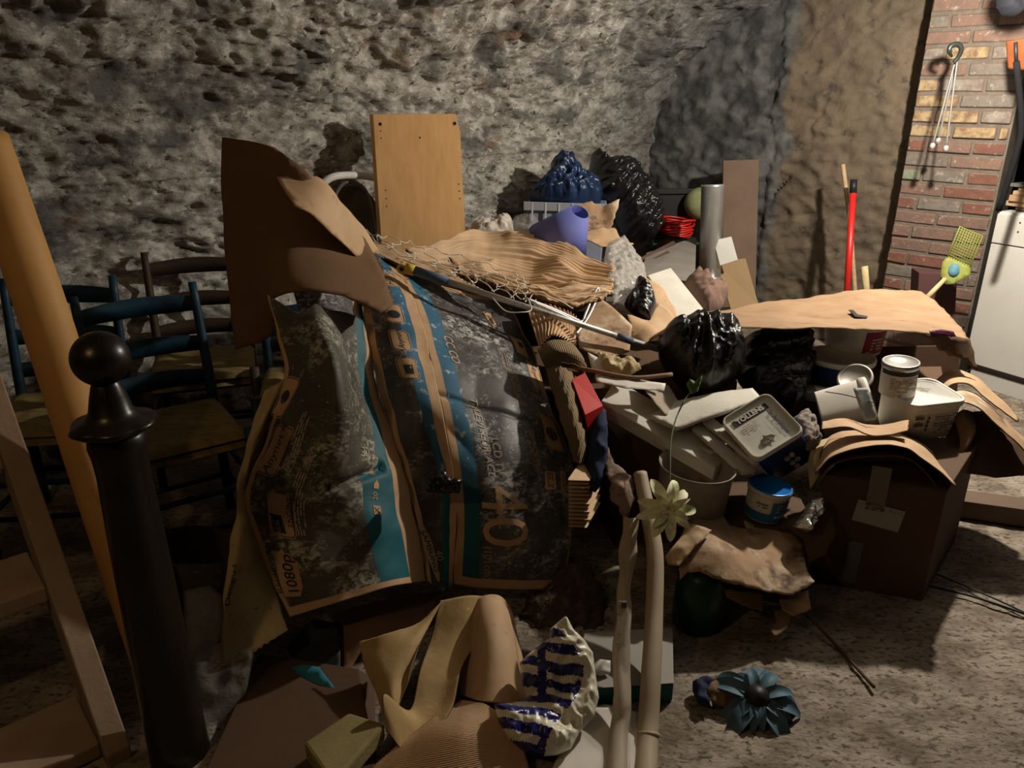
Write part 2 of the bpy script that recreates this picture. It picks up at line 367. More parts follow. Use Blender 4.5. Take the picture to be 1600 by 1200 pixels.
def rrect(w, h, r, k=5, cx=0, cy=0):
    o = []
    for (sx, sy, a0) in ((1, 1, 0), (-1, 1, 90), (-1, -1, 180), (1, -1, 270)):
        for i in range(k+1):
            a = R(a0+90*i/k); o.append((cx+sx*(w/2-r)+r*math.cos(a), cy+sy*(h/2-r)+r*math.sin(a)))
    return o
def patch(name, poly2, mp, mat, parent, hole=None, res=.012):
    """flat printed shape laid on a surface through mapper mp"""
    if hole:   # ring
        n = len(poly2); vs = [mp(*p) for p in poly2]+[mp(*p) for p in hole]
        return mk(name, vs, [[i, (i+1) % n, n+(i+1) % n, n+i] for i in range(n)], mat, parent)
    pts, tri, _, _ = tris2d(poly2, res); vs = [mp(p.x, p.y) for p in pts]
    fs = []
    for t in tri:
        t = list(t); a, b, c = (pts[i] for i in t); fs.append(t if (b-a).cross(c-a) > 0 else t[::-1])
    return mk(name, vs, fs, mat, parent)
def textmesh(body, size, shear=0, bold=0, spacing=1.0):
    cu = bpy.data.curves.new('t', 'FONT'); cu.body = body; cu.size = size; cu.align_x = 'CENTER'; cu.align_y = 'CENTER'; cu.shear = shear; cu.offset = bold; cu.resolution_u = 3; cu.space_character = spacing
    o = bpy.data.objects.new('t', cu); COL.objects.link(o); bpy.context.view_layer.update()
    me = bpy.data.meshes.new_from_object(o); COL.objects.unlink(o); bpy.data.objects.remove(o)
    bm = bmesh.new(); bm.from_mesh(me); bpy.data.meshes.remove(me)
    bmesh.ops.triangulate(bm, faces=bm.faces[:])
    for _ in range(2):
        es = [e for e in bm.edges if e.calc_length() > .012]
        if es: bmesh.ops.subdivide_edges(bm, edges=es, cuts=1); bmesh.ops.triangulate(bm, faces=bm.faces[:])
    return bm
def text(name, body, size, mp, mat, parent, sx=1, **k):
    bm = textmesh(body, size, **k)
    for v in bm.verts: v.co = mp(v.co.x*sx, v.co.y)
    return mk_bm(name, bm, mat, parent)
def plane_map(o, ex, ey, lift=.0015):
    n = ex.cross(ey).normalized()
    if n.dot(V((0, 0, CAM_H))-o) < 0: n = -n
    return lambda x, y: o+ex*x+ey*y+n*lift
def scribble(name, w, h, lines, mp, mat, parent, seed=0, fill=.62):
    """small illegible print: rows of short dashes"""
    rnd = random.Random(seed); vs = []; fs = []
    for i in range(lines):
        y = h/2-(i+.5)*h/lines; x = -w/2; lh = h/lines*.45
        while x < w/2*.9:
            L = rnd.uniform(.12, .3)*w
            if x+L > w/2: L = w/2-x
            if rnd.random() < fill+.2:
                k = len(vs)
                for t in range(3): vs += [mp(x+L*.85*t/2, y-lh/2), mp(x+L*.85*t/2, y+lh/2)]
                fs += [[k, k+2, k+3, k+1], [k+2, k+4, k+5, k+3]]
            x += L
    return mk(name, vs, fs, mat, parent)
def tube(name, pts, rad, mat, parent=None, seg=10, sub=6, cap=True, closed=False, bm_only=False):
    P = pp(pts); n = len(P); rads = rad if isinstance(rad, (list, tuple)) else [rad]*n; path = []; rr = []
    m = (n-1)*sub if n > 2 else 1
    for i in range(m+1):
        t = i/m; path.append(Surf.cr(P, t) if n > 2 else P[0].lerp(P[1], t)); x = t*(n-1); j = min(int(x), n-2); rr.append(rads[j]*(1-(x-j))+rads[j+1]*(x-j))
    vs = []; fs = []; d0 = (path[1]-path[0]).normalized(); up = V((0, 0, 1)) if abs(d0.z) < .9 else V((1, 0, 0)); s = d0.cross(up).normalized()
    for i, p in enumerate(path):
        d = (path[min(i+1, m)]-path[max(i-1, 0)]).normalized(); s = (s-d*s.dot(d)).normalized(); t = d.cross(s)
        for k in range(seg): a = 2*math.pi*k/seg; vs.append(p+(s*math.cos(a)+t*math.sin(a))*rr[i])
    for i in range(m):
        for k in range(seg): fs.append([i*seg+k, i*seg+(k+1) % seg, (i+1)*seg+(k+1) % seg, (i+1)*seg+k])
    if cap: fs += [list(range(seg))[::-1], [m*seg+k for k in range(seg)]]
    if bm_only: return vs, fs
    return mk(name, vs, fs, mat, parent)
def join(name, lst, mat, parent=None, smooth=True):
    vs = []; fs = []
    for v, f in lst:
        k = len(vs); vs += list(v); fs += [[i+k for i in g] for g in f]
    return mk(name, vs, fs, mat, parent, smooth)
def basis(ax, hint=V((1, 0, 0))):
    ax = ax.normalized(); s = (hint-ax*hint.dot(ax)).normalized(); return s, ax.cross(s), ax
def lathe(name, prof, o, ax, mat, parent=None, seg=40, hint=V((1, 0, 0)), sq=0, squash=1, rot=0, midx=None):
    s, t, a = basis(ax, hint); vs = []; fs = []; mi = []
    for r, z in prof:
        for k in range(seg):
            th = 2*math.pi*k/seg+rot; c, n_ = math.cos(th), math.sin(th)
            if sq: e = 2/(2+sq*6); c, n_ = math.copysign(abs(c)**e, c), math.copysign(abs(n_)**e, n_)
            vs.append(o+s*(r*c)+t*(r*squash*n_)+a*z)
    for i in range(len(prof)-1):
        for k in range(seg): fs.append([i*seg+k, i*seg+(k+1) % seg, (i+1)*seg+(k+1) % seg, (i+1)*seg+k]); mi.append(midx[i] if midx else 0)
    if prof[0][0] > 1e-4: fs.append(list(range(seg))[::-1]); mi.append(0)
    if prof[-1][0] > 1e-4: fs.append([(len(prof)-1)*seg+k for k in range(seg)]); mi.append(midx[-1] if midx else 0)
    o_ = mk(name, vs, fs, mat, parent, True, mi)
    return o_
def sharp(o, ang=35):
    bm = bmesh.new(); bm.from_mesh(o.data)
    for e in bm.edges:
        if len(e.link_faces) == 2 and e.calc_face_angle(0) > R(ang): e.smooth = False
    bm.to_mesh(o.data); bm.free(); return o
def hexa(name, c8, mat, parent=None, bev=.002, smooth=False):
    bm = bmesh.new(); v = [bm.verts.new(p) for p in c8]
    for f in ((0, 1, 2, 3), (7, 6, 5, 4), (0, 4, 5, 1), (1, 5, 6, 2), (2, 6, 7, 3), (3, 7, 4, 0)): bm.faces.new([v[i] for i in f])
    bmesh.ops.recalc_face_normals(bm, faces=bm.faces[:])
    if bev: bmesh.ops.bevel(bm, geom=bm.edges[:], offset=bev, segments=2, affect='EDGES', profile=.5)
    return mk_bm(name, bm, mat, parent, smooth)
def slab(name, quad, vec, mat, parent=None, bev=.002, taper=1.0):
    q = pp(quad); c = sum(q, V())/4
    return hexa(name, q+[c+(p-c)*taper+vec for p in q], mat, parent, bev)
def obox(name, c, size, rot, mat, parent=None, bev=.002):
    m = Matrix.Translation(c) @ rot.to_matrix().to_4x4(); x, y, z = (s/2 for s in size)
    return hexa(name, [m @ V(p) for p in ((-x, -y, -z), (x, -y, -z), (x, y, -z), (-x, y, -z), (-x, -y, z), (x, -y, z), (x, y, z), (-x, y, z))], mat, parent, bev)
from mathutils import Euler
def E(x=0, y=0, z=0): return Euler((R(x), R(y), R(z)))
# ================================================================== SETTING
WD = V((.721, .693, 0)); WN = V((.693, -.721, 0)); WP = V((-1.6, 3.2, 0))
def wallmat():
    m = bpy.data.materials.new('rough_stone'); m.use_nodes = True; nt = m.node_tree; N = nt.nodes; L = nt.links; b = N['Principled BSDF']
    b.inputs['Roughness'].default_value = .95; b.inputs['Specular IOR Level'].default_value = .12
    tc = N.new('ShaderNodeTexCoord'); mpn = N.new('ShaderNodeMapping'); mpn.inputs['Scale'].default_value = (1, 1, 1.7); mpn.inputs['Rotation'].default_value = (.15, -.15, 0); L.new(tc.outputs['Object'], mpn.inputs[0])
    def nz(s, d=8, r=.6):
        n = N.new('ShaderNodeTexNoise'); n.inputs['Scale'].default_value = s; n.inputs['Detail'].default_value = d; n.inputs['Roughness'].default_value = r; L.new(mpn.outputs[0], n.inputs['Vector']); return n.outputs[0]
    def mr(x, a, c):
        r = N.new('ShaderNodeMapRange'); L.new(x, r.inputs[0]); r.inputs[1].default_value = a; r.inputs[2].default_value = c; return r.outputs[0]
    def mx(f, a, c):
        q = N.new('ShaderNodeMix'); q.data_type = 'RGBA'; L.new(f, q.inputs[0])
        for k, z in ((6, a), (7, c)):
            if isinstance(z, tuple): q.inputs[k].default_value = (*z, 1)
            else: L.new(z, q.inputs[k])
        return q.outputs[2]
    c = mx(mr(nz(9), .38, .66), (.27, .245, .205), (.72, .68, .61))
    c = mx(mr(nz(26), .55, .68), c, (.80, .76, .68))
    c = mx(mr(nz(3.1), .50, .62), c, (.16, .155, .14))
    c = mx(mr(nz(2.3, 3), .63, .70), c, (.27, .17, .11))
    c = mx(mr(nz(17), .57, .66), c, (.10, .088, .075))
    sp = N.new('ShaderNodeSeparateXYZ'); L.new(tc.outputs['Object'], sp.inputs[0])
    # darker, greyer stone towards the far corner
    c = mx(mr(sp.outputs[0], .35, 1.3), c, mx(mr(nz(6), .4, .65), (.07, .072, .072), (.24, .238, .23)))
    L.new(c, b.inputs['Base Color'])
    bp = N.new('ShaderNodeBump'); bp.inputs['Strength'].default_value = .9; bp.inputs['Distance'].default_value = .035; L.new(nz(22, 10, .68), bp.inputs['Height'])
    bp2 = N.new('ShaderNodeBump'); bp2.inputs['Strength'].default_value = .6; bp2.inputs['Distance'].default_value = .008; L.new(nz(90, 8, .7), bp2.inputs['Height']); L.new(bp.outputs[0], bp2.inputs['Normal'])
    L.new(bp2.outputs[0], b.inputs['Normal']); return m
def prof(s):
    """arc-length-ish parameter s 0..1 -> (offset, z)"""
    if s < .5: return .02*math.sin(s*9), s/.5*1.15
    a = (s-.5)/.5*math.pi/2; return 1.5*(1-math.cos(a)), 1.15+.95*math.sin(a)
def stone(p, sm):
    d1 = noise.voronoi(V((p.x*5.5+p.y*3, p.z*8.5, p.y*2.0)))[0]
    a = p.x*.72+p.y*.69; q = p.z+.18*a+.25*n1(a*1.3, p.z*1.5, 4)
    v = min(d1[1]-d1[0], .5)*.045+.05*n1(a*1.8, q*2.3, 1) + .034*n1(a*5, q*11, 2)*1.3 + .026*ridge(a*10, q*21, 3)*(.6+n1(a*2, q*2, 9)) + .014*n1(a*19, q*34, 5)+.010*n1(a*36, q*50, 7)
    return v*sm
nt_, ns_ = 620, 250; vs = []; fs = []
for j in range(ns_+1):
    o_, z_ = prof(j/ns_)
    for i in range(nt_+1):
        t = -3.2+7.9*(i/nt_)
        p = WP+WD*t+WN*o_+V((0, 0, z_)); a = max(0, (j/ns_-.5)/.5*math.pi/2); nn = WN*math.cos(a)-V((0, 0, 1))*math.sin(a)
        q = min(max((t-1.6)/1.4, 0), 1)*min(max((1.35-z_)/.5, 0), 1)
        vs.append(p+nn*(stone(p, 1-.72*q)))
for j in range(ns_):
    for i in range(nt_): k = j*(nt_+1)+i; fs.append([k, k+1, k+nt_+2, k+nt_+1])
tag(mk('wall_left', vs, fs, wallmat()), kind='structure')
# ceiling beyond the vault
vs = []; fs = []
for j in range(31):
    for i in range(81):
        p = WP+WD*(-3.2+7.9*i/80)+WN*(1.45+2.6*j/30)+V((0, 0, 2.1)); vs.append(p-V((0, 0, 1))*.03*n1(p.x*4, p.y*4))
for j in range(30):
    for i in range(80): k = j*81+i; fs.append([k, k+1, k+82, k+81])
tag(mk('ceiling', vs, fs, wallmat()), kind='structure')
# end wall: crumbling plaster, sooty to the left, brown to the right
def backmat():
    m = M('brown_plaster', (.115, .088, .06), .95, (.165, .125, .085), 5, (.4, .65), .7, 26, col3=(.06, .05, .04), scale3=9, thr3=(.58, .68)); nt = m.node_tree; N = nt.nodes; L = nt.links
    b = N['Principled BSDF']; src = b.inputs['Base Color'].links[0].from_socket
    tc = N.new('ShaderNodeTexCoord'); sp = N.new('ShaderNodeSeparateXYZ'); L.new(tc.outputs['Object'], sp.inputs[0]); n = N.new('ShaderNodeTexNoise'); n.inputs['Scale'].default_value = 3; n.inputs['Detail'].default_value = 6; L.new(tc.outputs['Object'], n.inputs['Vector'])
    mt = N.new('ShaderNodeMath'); mt.operation = 'MULTIPLY_ADD'; L.new(n.outputs[0], mt.inputs[0]); mt.inputs[1].default_value = .5; L.new(sp.outputs[0], mt.inputs[2])
    r = N.new('ShaderNodeMapRange'); L.new(mt.outputs[0], r.inputs[0]); r.inputs[1].default_value = 1.98; r.inputs[2].default_value = 1.90
    n2 = N.new('ShaderNodeTexNoise'); n2.inputs['Scale'].default_value = 8; n2.inputs['Detail'].default_value = 8; L.new(tc.outputs['Object'], n2.inputs['Vector'])
    r2 = N.new('ShaderNodeMapRange'); L.new(n2.outputs[0], r2.inputs[0]); r2.inputs[1].default_value = .4; r2.inputs[2].default_value = .65
    g = N.new('ShaderNodeMix'); g.data_type = 'RGBA'; L.new(r2.outputs[0], g.inputs[0]); g.inputs[6].default_value = (.055, .056, .055, 1); g.inputs[7].default_value = (.15, .148, .14, 1)
    q = N.new('ShaderNodeMix'); q.data_type = 'RGBA'; L.new(r.outputs[0], q.inputs[0]); L.new(src, q.inputs[6]); L.new(g.outputs[2], q.inputs[7]); L.new(q.outputs[2], b.inputs['Base Color']); return m
ED = V((.72, -.69, 0)); EN = V((-.69, -.72, 0)); EP = V((.95, 5.74, 0)); vs = []; fs = []
crack = [(1.30, 1.45), (1.22, 1.3), (1.2, 1.22)], [(1.12, 1.0), (1.02, .86), (.96, .70), (.88, .60)]
for j in range(171):
    for i in range(171):
        s = -.35+2.6*i/170; z = 2.25*j/170; p = EP+ED*s+V((0, 0, z))
        d = .03*n1(s*2.5, z*2.5)+.016*ridge(s*6, z*9, 3)+.012*n1(s*14, z*18, 2)+.012*abs(n1(s*30, z*34, 8))+.010*ridge(s*9+z*3, z*16-s*3, 5)
        for (a, b), (c, e) in [x for g in crack for x in zip(g, g[1:])]:
            if min(b, e) <= z <= max(b, e):
                x = a+(c-a)*(z-b)/(e-b)+.03*n1(z*15, 1); d -= .045*math.exp(-((s-x)/.012)**2)*max(0, n1(z*6, 4)+.4)
        if s > .98+.06*n1(z*4, 7): d += .014
        vs.append(p+EN*d)
for j in range(170):
    for i in range(170): k = j*171+i; fs.append([k, k+1, k+172, k+171])
tag(mk('wall_back', vs, fs, backmat()), kind='structure')
# floor
floor_m = M('earth_and_concrete', (.36, .30, .235), .92, (.17, .13, .095), 6, (.4, .62), .9, 34, col3=(.10, .08, .06), scale3=46, thr3=(.52, .62), spec=.2, stretch=(1, 1.6, 1), detail=10)
vs = []; fs = []; nx_, ny_ = 300, 260
for j in range(ny_+1):
    for i in range(nx_+1):
        x = -3.4+7.4*i/nx_; y = -.9+7.6*j/ny_; vs.append(V((x, y, .012*n1(x*3, y*3)+.006*n1(x*14, y*14, 2)+.004*ridge(x*26, y*60, 4)-.004)))
for j in range(ny_):
    for i in range(nx_): k = j*(nx_+1)+i; fs.append([k, k+1, k+nx_+2, k+nx_+1])
tag(mk('floor', vs, fs, floor_m), kind='structure')
# brick pier and lintel: every brick is relief on one wall mesh, coloured per brick
PC = V((2.12, 4.30, 0))
def brick_mats():
    r = []
    for k, (c, d) in enumerate([((.19, .115, .085), (.15, .10, .08)), ((.18, .08, .055), (.14, .068, .05)), ((.22, .195, .16), (.16, .12, .10)), ((.33, .25, .135), (.17, .10, .06)), ((.17, .145, .12), (.13, .11, .09)), ((.16, .22, .13), (.22, .19, .15))]):
        r.append(M('brick_%d' % k, c, .9, d, 22, (.4, .62), .5, 60, col3=(.28, .24, .20), scale3=30, thr3=(.60, .68), spec=.15))
    return r
bmats = brick_mats()+[M('lime_mortar', (.15, .13, .10), .95, (.12, .10, .08), 20, (.4, .6), .6, 60)]
def brickwall(name, P, D, Nn, w_, z0, z1, seed, low=None):
    rnd = random.Random(seed); bm = bmesh.new()
    def box(s0, s1, a, b, d0, d1, mi, jit=0):
        v = []
        for d in (d0, d1):
            for (s, z) in ((s0, a), (s1, a), (s1, b), (s0, b)):
                v.append(bm.verts.new(P+D*(s+rnd.uniform(-jit, jit))+V((0, 0, z+rnd.uniform(-jit, jit)))+Nn*(d+rnd.uniform(-jit, jit))))
        for f in ((0, 3, 2, 1), (4, 5, 6, 7), (0, 1, 5, 4), (1, 2, 6, 5), (2, 3, 7, 6), (3, 0, 4, 7)):
            g = bm.faces.new([v[i] for i in f]); g.material_index = mi
        return v
    z = z0; row = 0
    while z < z1:
        s = 0; k = 0
        while s < w_-.01:
            L = (.105 if (row % 2 == 0 and k == 0) else .215)*rnd.uniform(.94, 1.05)
            if s+L > w_-.05: L = w_-s
            if z > 1.24 and z < 1.68: mi = rnd.choice([3, 3, 2, 0, 3, 4])
            elif z > .85: mi = rnd.choice([1, 0, 1, 0, 4])
            else: mi = rnd.choice([0, 4, 1, 0, 0])
            if row == 14 and k == 0: mi = 5
            hz = .058
            v = box(s+.004, s+L-.009, z, z+hz, -.1, .012+rnd.uniform(-.004, .005), mi, .0025)
            s += L; k += 1
        z += .0745; row += 1
    box(0.003, w_, z0, z1+.02, -.30, .002, 6)
    bmesh.ops.bevel(bm, geom=[e for e in bm.edges if e.calc_length() < .5 and e.calc_length() > .02], offset=.005, segments=1, affect='EDGES')
    return tag(mk_bm(name, bm, bmats), kind='structure')
brickwall('wall_right', PC, ED, EN, .47, 0, 2.15, 3)
brickwall('wall_lintel', PC+ED*.47, ED, EN, .9, 1.66, 2.1, 5)
dark_recess = M('recess_shade_black', (.02, .02, .022), .95, bump=.4, bscale=20)  # shade of the recess put into the wall colour as near-black
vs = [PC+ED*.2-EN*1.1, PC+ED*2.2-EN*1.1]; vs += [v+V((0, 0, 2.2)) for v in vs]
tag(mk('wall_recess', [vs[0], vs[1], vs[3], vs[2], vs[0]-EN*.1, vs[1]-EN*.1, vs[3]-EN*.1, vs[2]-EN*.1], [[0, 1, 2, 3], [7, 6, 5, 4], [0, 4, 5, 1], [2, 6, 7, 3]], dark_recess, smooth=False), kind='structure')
# ================================================================== LEFT: STAIR, NEWEL, BEAM, CHAIRS
st = thing('cellar_stair', 'steep open wooden stair with dusty treads at the left edge', 'stairs', (-1.1, 1.5, 0))
SA = W(205, 1180, 1.42); SA.z = 0; _e = W(18, 640, 1.85); SD = V((_e.x-SA.x, _e.y-SA.y, 0)); SL = (_e.z)/SD.length; SD.normalize(); SW = V((-SD.y, SD.x, 0)) if -SD.y < 0 and SD.x < 0 else V((SD.y, -SD.x, 0)); SW = SW if SW.x < 0 else -SW
def topy(t):
    p = SA+SD*t+V((0, 0, SL*t-CAM_H)); return 600-(p.y*SP+p.z*CP)/(p.y*CP-p.z*SP)*F
def spt(t, off=0, w_=0): return SA+SD*t+SW*w_+V((0, 0, SL*t+off))
q = [spt(-.02, -.16), spt(1.25, -.16), spt(1.25, .06), spt(-.02, .06)]
hexa('stringer', q+[p+SW*.055 for p in q], stairw, st, .004)
for py_ in (1140, 900, 698):
    t = min((i*.002 for i in range(600)), key=lambda q: abs(topy(q)-py_)); z = max(SL*t, .047); c = SA+SD*t+SW*.055+V((0, 0, z)); a, b = c-SD*.01, c+SD*.20
    q = [a, a+SW*.8, b+SW*.8, b]; hexa('tread', q+[p-V((0, 0, .042)) for p in q], treadw, st, .004)
nw = thing('newel_post', 'dark varnished round newel post with ball top in front of stair', 'newel post', (-.80, 1.42, 0))
o = V((-.805, 1.42, 0)); UP = V((0, 0, 1))
prof_s = [(.068, 0), (.066, .05), (.062, .3), (.056, .6), (.051, .76), (.053, .80), (.057, .825), (.054, .845), (.049, .852)]
lathe('shaft', prof_s, o, UP, dark_wood, nw, 48)
cp = []
for r, z in [(.052, .850), (.070, .856), (.086, .868), (.080, .876), (.058, .884), (.046, .90), (.038, .93), (.031, .952), (.026, .962), (.02, .97)]: cp.append((r*.9, z))
bmx = lathe('collar', cp, o, UP, dark_wood, nw, 64)
for v in bmx.data.vertices:   # eight shallow lobes round the rim of the collar
    d = V((v.co.x, v.co.y)); r = d.length
    if r > .06:
        s_ = 1+.10*abs(math.cos(3*math.atan2(d.y, d.x)+.4)); v.co.x *= s_; v.co.y *= s_
lathe('ball_finial', [(.0005, .955)]+[(.0545*math.sin(math.pi*i/20), 1.008-.0545*math.cos(math.pi*i/20)) for i in range(2, 20)]+[(.0005, 1.0625)], o, UP, dark_wood, nw, 48)
# beam
A_, B_ = W(-25, 215, 1.95), G(262, 1085, .02)
tb = tube('wooden_beam', [A_, A_.lerp(B_, .33)+V((.004, 0, 0)), A_.lerp(B_, .66), B_], [.054, .058, .058, .058], pine, seg=20, sub=16)
tag(tb, 'thick pale pine beam slanting down behind the newel post', 'beam')
def chair(c, rot, fm, sm, label, grp='old ladderback chairs with rush seats'):
    t = thing('ladderback_chair', label, 'chair', c, grp); m = Matrix.Translation(c) @ Matrix.Rotation(R(rot), 4, 'Z'); P = lambda x, y, z: m @ V((x, y, z))
    for s in (-1, 1):
        tube('back_post', [P(s*.19, .19, 0), P(s*.185, .19, .45), P(s*.185, .25, .87)], [.017, .019, .014], fm, t, 10, 6)
        tube('leg', [P(s*.20, -.19, 0), P(s*.20, -.19, .47)], [.016, .019], fm, t, 10)
    for z, y in ((.80, .238), (.66, .216), (.54, .20)):
        vs = []; fs = []
        for i in range(13):
            x = -.18+.36*i/12; by = y+.025*math.cos(x/.18*math.pi/2); hh = .042+.012*math.cos(x/.18*math.pi/2)
            vs += [P(x, by, z-.03), P(x, by, z+hh-.02), P(x, by+.012, z+hh-.02), P(x, by+.012, z-.03)]
        for i in range(12):
            for k in range(4): fs.append([i*4+k, i*4+(k+1) % 4, i*4+4+(k+1) % 4, i*4+4+k])
        mk('back_slat', vs, fs, fm, t)
    for z in (.14, .27):
        for a, b in (((-.2, -.19), (.2, -.19)), ((-.2, .19), (.2, .19)), ((-.2, -.19), (-.2, .19)), ((.2, -.19), (.2, .19))): tube('rung', [P(*a, z), P(*b, z)], .010, fm, t, 8)
    lst = []   # woven seat: strands running in from the four rails
    vs = []; fs = []; n = 24
    for j in range(n+1):
        for i in range(n+1):
            x, y = -.2+.4*i/n, -.19+.38*j/n; a = abs(x)/.2; b = abs(y)/.19; e = max(a, b); w_ = .003*math.sin(max(a, b)*60); 
            vs.append(P(x, y, .462-.012*(1-e)+w_-(.025 if e > .98 else 0)))
    for j in range(n):
        for i in range(n): k = j*(n+1)+i; fs.append([k, k+1, k+n+2, k+n+1])
    k0 = len(vs); vs += [p-V((0, 0, .03)) for p in vs]; fs += [[a+k0 for a in f[::-1]] for f in fs]
    mk('rush_seat', vs, fs, sm, t)
    return t
chair(V((-1.13, 2.33, 0)), 35, blue_chair, rush, 'dark blue ladderback chair with its rush seat beside the newel post')
chair(V((-.76, 2.77, .0)), 12, blue_chair, rush, 'dark blue ladderback chair nearest the hanging kraft paper flap')
chair(V((-1.27, 2.98, 0)), 18, brown_chair, rush, 'brown ladderback chair with curved slats standing against the stone wall')
chair(V((-1.60, 2.47, .0)), 8, blue_chair, rush, 'blue painted chair whose corner shows above the newel ball')
# wicker and plastic on the ground between stair and carton
wb = lathe('wicker_basket', [(.03, 0), (.12, .004), (.155, .05), (.172, .13), (.178, .22), (.170, .30), (.160, .305), (.155, .2)], W(296, 1000, 1.90)+V((0, 0, -.0)), V((.15, .25, 1)), wicker, seg=64)
for v in wb.data.vertices:
    v.co += V((.004*math.sin(v.co.z*160+math.atan2(v.co.x+1, v.co.y-1.9)*3), .004*math.cos(v.co.z*150), 0))
tag(wb, 'dark round woven basket on the floor under the chairs', 'basket')
tag(puff('bubble_wrap', [(285, 925, 1.75), (330, 915, 1.8), (352, 935, 1.78), (350, 1020, 1.66), (400, 1010, 1.60), (385, 1080, 1.52), (330, 1145, 1.45), (300, 1090, 1.5), (290, 1000, 1.64)], clear, depth=.03, wr=(.014, 22), seed=3), 'crumpled clear plastic sheet on the floor right of the newel post', 'plastic sheet')
# ================================================================== TELEVISION CARTON
tv = thing('television_carton', 'flattened black printed television carton draped over the pile', 'box', W(640, 915, 1.9))
ka = [.07, .22]
def pr_right(u, v):
    if v > .975 or v < .02: return 0
    if u < .07: return 0
    if u < .20: return 1 if v < .74 else 2
    if u > .985: return 0
    return 3
SR = Surf([[(612, 405, 2.860), (675, 438, 2.843), (735, 458, 2.827), (792, 468, 2.850)],
           [(652, 480, 2.510), (712, 500, 2.543), (775, 520, 2.577), (832, 545, 2.620)],
           [(678, 580, 2.220), (740, 598, 2.253), (808, 615, 2.287), (864, 640, 2.350)],
           [(698, 680, 2.060), (765, 692, 2.073), (832, 702, 2.117), (896, 716, 2.180)],
           [(712, 790, 1.960), (775, 800, 1.963), (840, 800, 2.002), (899, 790, 2.080)],
           [(708, 915, 1.930), (772, 921, 1.928), (832, 922, 1.957), (882, 920, 2.030)]], .005, 7, 2,
          disp=lambda u, v: -.010*math.exp(-((v-.47-.03*u)/.008)**2)*(1 if u < .75 else 0)-.006*ridge(u*3, v*7, 5))
rp = sheet('front_panel', SR, [kraftprint, blue_print, teal_print, printd, kraft_dark], 70, 150, (.07, .20, .985), (.02, .975, .74), pr_right, .004, tv)
SS = Surf([[(560, 392, 2.840), (588, 397, 2.830), (612, 405, 2.860)],
           [(566, 470, 2.520), (610, 474, 2.470), (652, 480, 2.510)],
           [(583, 570, 2.260), (635, 578, 2.190), (678, 580, 2.220)],
           [(612, 680, 2.100), (660, 684, 2.055), (698, 680, 2.060)],
           [(648, 800, 1.980), (682, 800, 2.000), (712, 790, 1.960)],
           [(668, 908, 1.900), (692, 924, 1.900), (708, 915, 1.930)]], .006, 9, 4, disp=lambda u, v: -.035*math.exp(-((u-.66)/.15)**2)*math.exp(-((v-.68)/.12)**2))
def pr_sp(u, v):
    if u < .13: return 0
    if u > .80: return 0
    if u > .58 + .0*v: return 1 if v < .74 else 2
    return 3
sp_ = sheet('side_panel', SS, [kraftprint, blue_print, teal_print, printd, kraft_dark], 44, 140, (.13, .58, .80), (.74,), pr_sp, .004, tv)
SLf = Surf([[(424, 462, 2.28), (462, 486, 2.16), (500, 478, 2.22), (545, 490, 2.30), (570, 520, 2.36)],
           [(448, 580, 2.05), (492, 575, 1.98), (530, 575, 1.97), (556, 600, 2.14), (588, 615, 2.20)],
           [(415, 690, 1.92), (470, 690, 1.87), (536, 690, 1.87), (575, 690, 2.00), (616, 690, 2.08)],
           [(384, 780, 1.85), (450, 790, 1.81), (520, 790, 1.82), (585, 785, 1.87), (642, 785, 1.98)],
           [(415, 885, 1.76), (480, 880, 1.74), (540, 868, 1.76), (600, 860, 1.81), (658, 848, 1.93)],
           [(453, 964, 1.68), (505, 948, 1.68), (560, 932, 1.71), (612, 916, 1.77), (666, 908, 1.89)]], .006, 8, 6,
          disp=lambda u, v: .02*ridge(u*2.3, v*4, 9)*max(0, .75-v)-.02*math.exp(-((v-.52+.15*(u-.6))/.015)**2)*(1 if .45 < u < .85 else 0))
def pr_l(u, v):
    if v > .965: return 0
    if u > .89: return 0
    if u > .68: return 2 if v > .50 else (3 if u < .8 else 2)
    if u < .03: return 0
    return 3
lp = sheet('rear_panel', SLf, [kraftprint, blue_print, teal_print, printl, kraft_dark], 80, 150, (.03, .68, .8, .89), (.965, .5), pr_l, .004, tv)
# ---- printed marks on the front panel 
def label_box(surf, par, px, py, w_, h_, ang, r=.012, border=True, name='printed_label', mat=None):
    mp = surf.mapper(px, py, ang, .0012); mp2 = surf.mapper(px, py, ang, .0018)
    if border:
        o1, i1 = rrect(w_+.012, h_+.012, r+.006), rrect(w_+.007, h_+.007, r+.0035); patch('label_outline', o1, mp, kraftprint, par, hole=i1)
    patch(name, rrect(w_, h_, r), mp, mat or kraftprint, par); return mp2
# mapping: local x runs down the panel (angle -90)
t40 = SR.mapper(785, 806, -88, .0016)
text('forty_numeral', '40', .205, t40, kraftprint, rp, sx=.92, spacing=1.0)
text('lettering', 'TÉLÉVISEUR ACL', .034, SR.mapper(757, 680, -88, .0028), palep, rp, spacing=1.05)
text('lettering', 'LCD TV', .034, SR.mapper(778, 712, -88, .0028), palep, rp)
text('lettering', '(101cm)', .034, SR.mapper(762, 880, -88, .0028), palep, rp)
text('lettering', 'CC CO', .045, SR.mapper(706, 545, -88, .0016), greyprint, rp, bold=.001)
mp = label_box(SR, rp, 838, 590, .135, .056, -92); text('label_lettering', 'Anynet+', .038, mp, ink, rp, shear=.3)
mp = label_box(SR, rp, 862, 676, .125, .066, -90)
patch('globe_mark', [(.024*math.cos(a/12*math.pi)+.004, .024*math.sin(a/12*math.pi)) for a in range(24)], mp, ink, rp); mp3 = SR.mapper(862, 676, -90, .0026)
text('label_lettering', 'Planet\nFirst', .019, mp3, kraftprint, rp)
mp = label_box(SR, rp, 861, 750, .058, .036, -90, .004, False); scribble('label_lettering', .05, .022, 3, mp, ink, rp, 3)
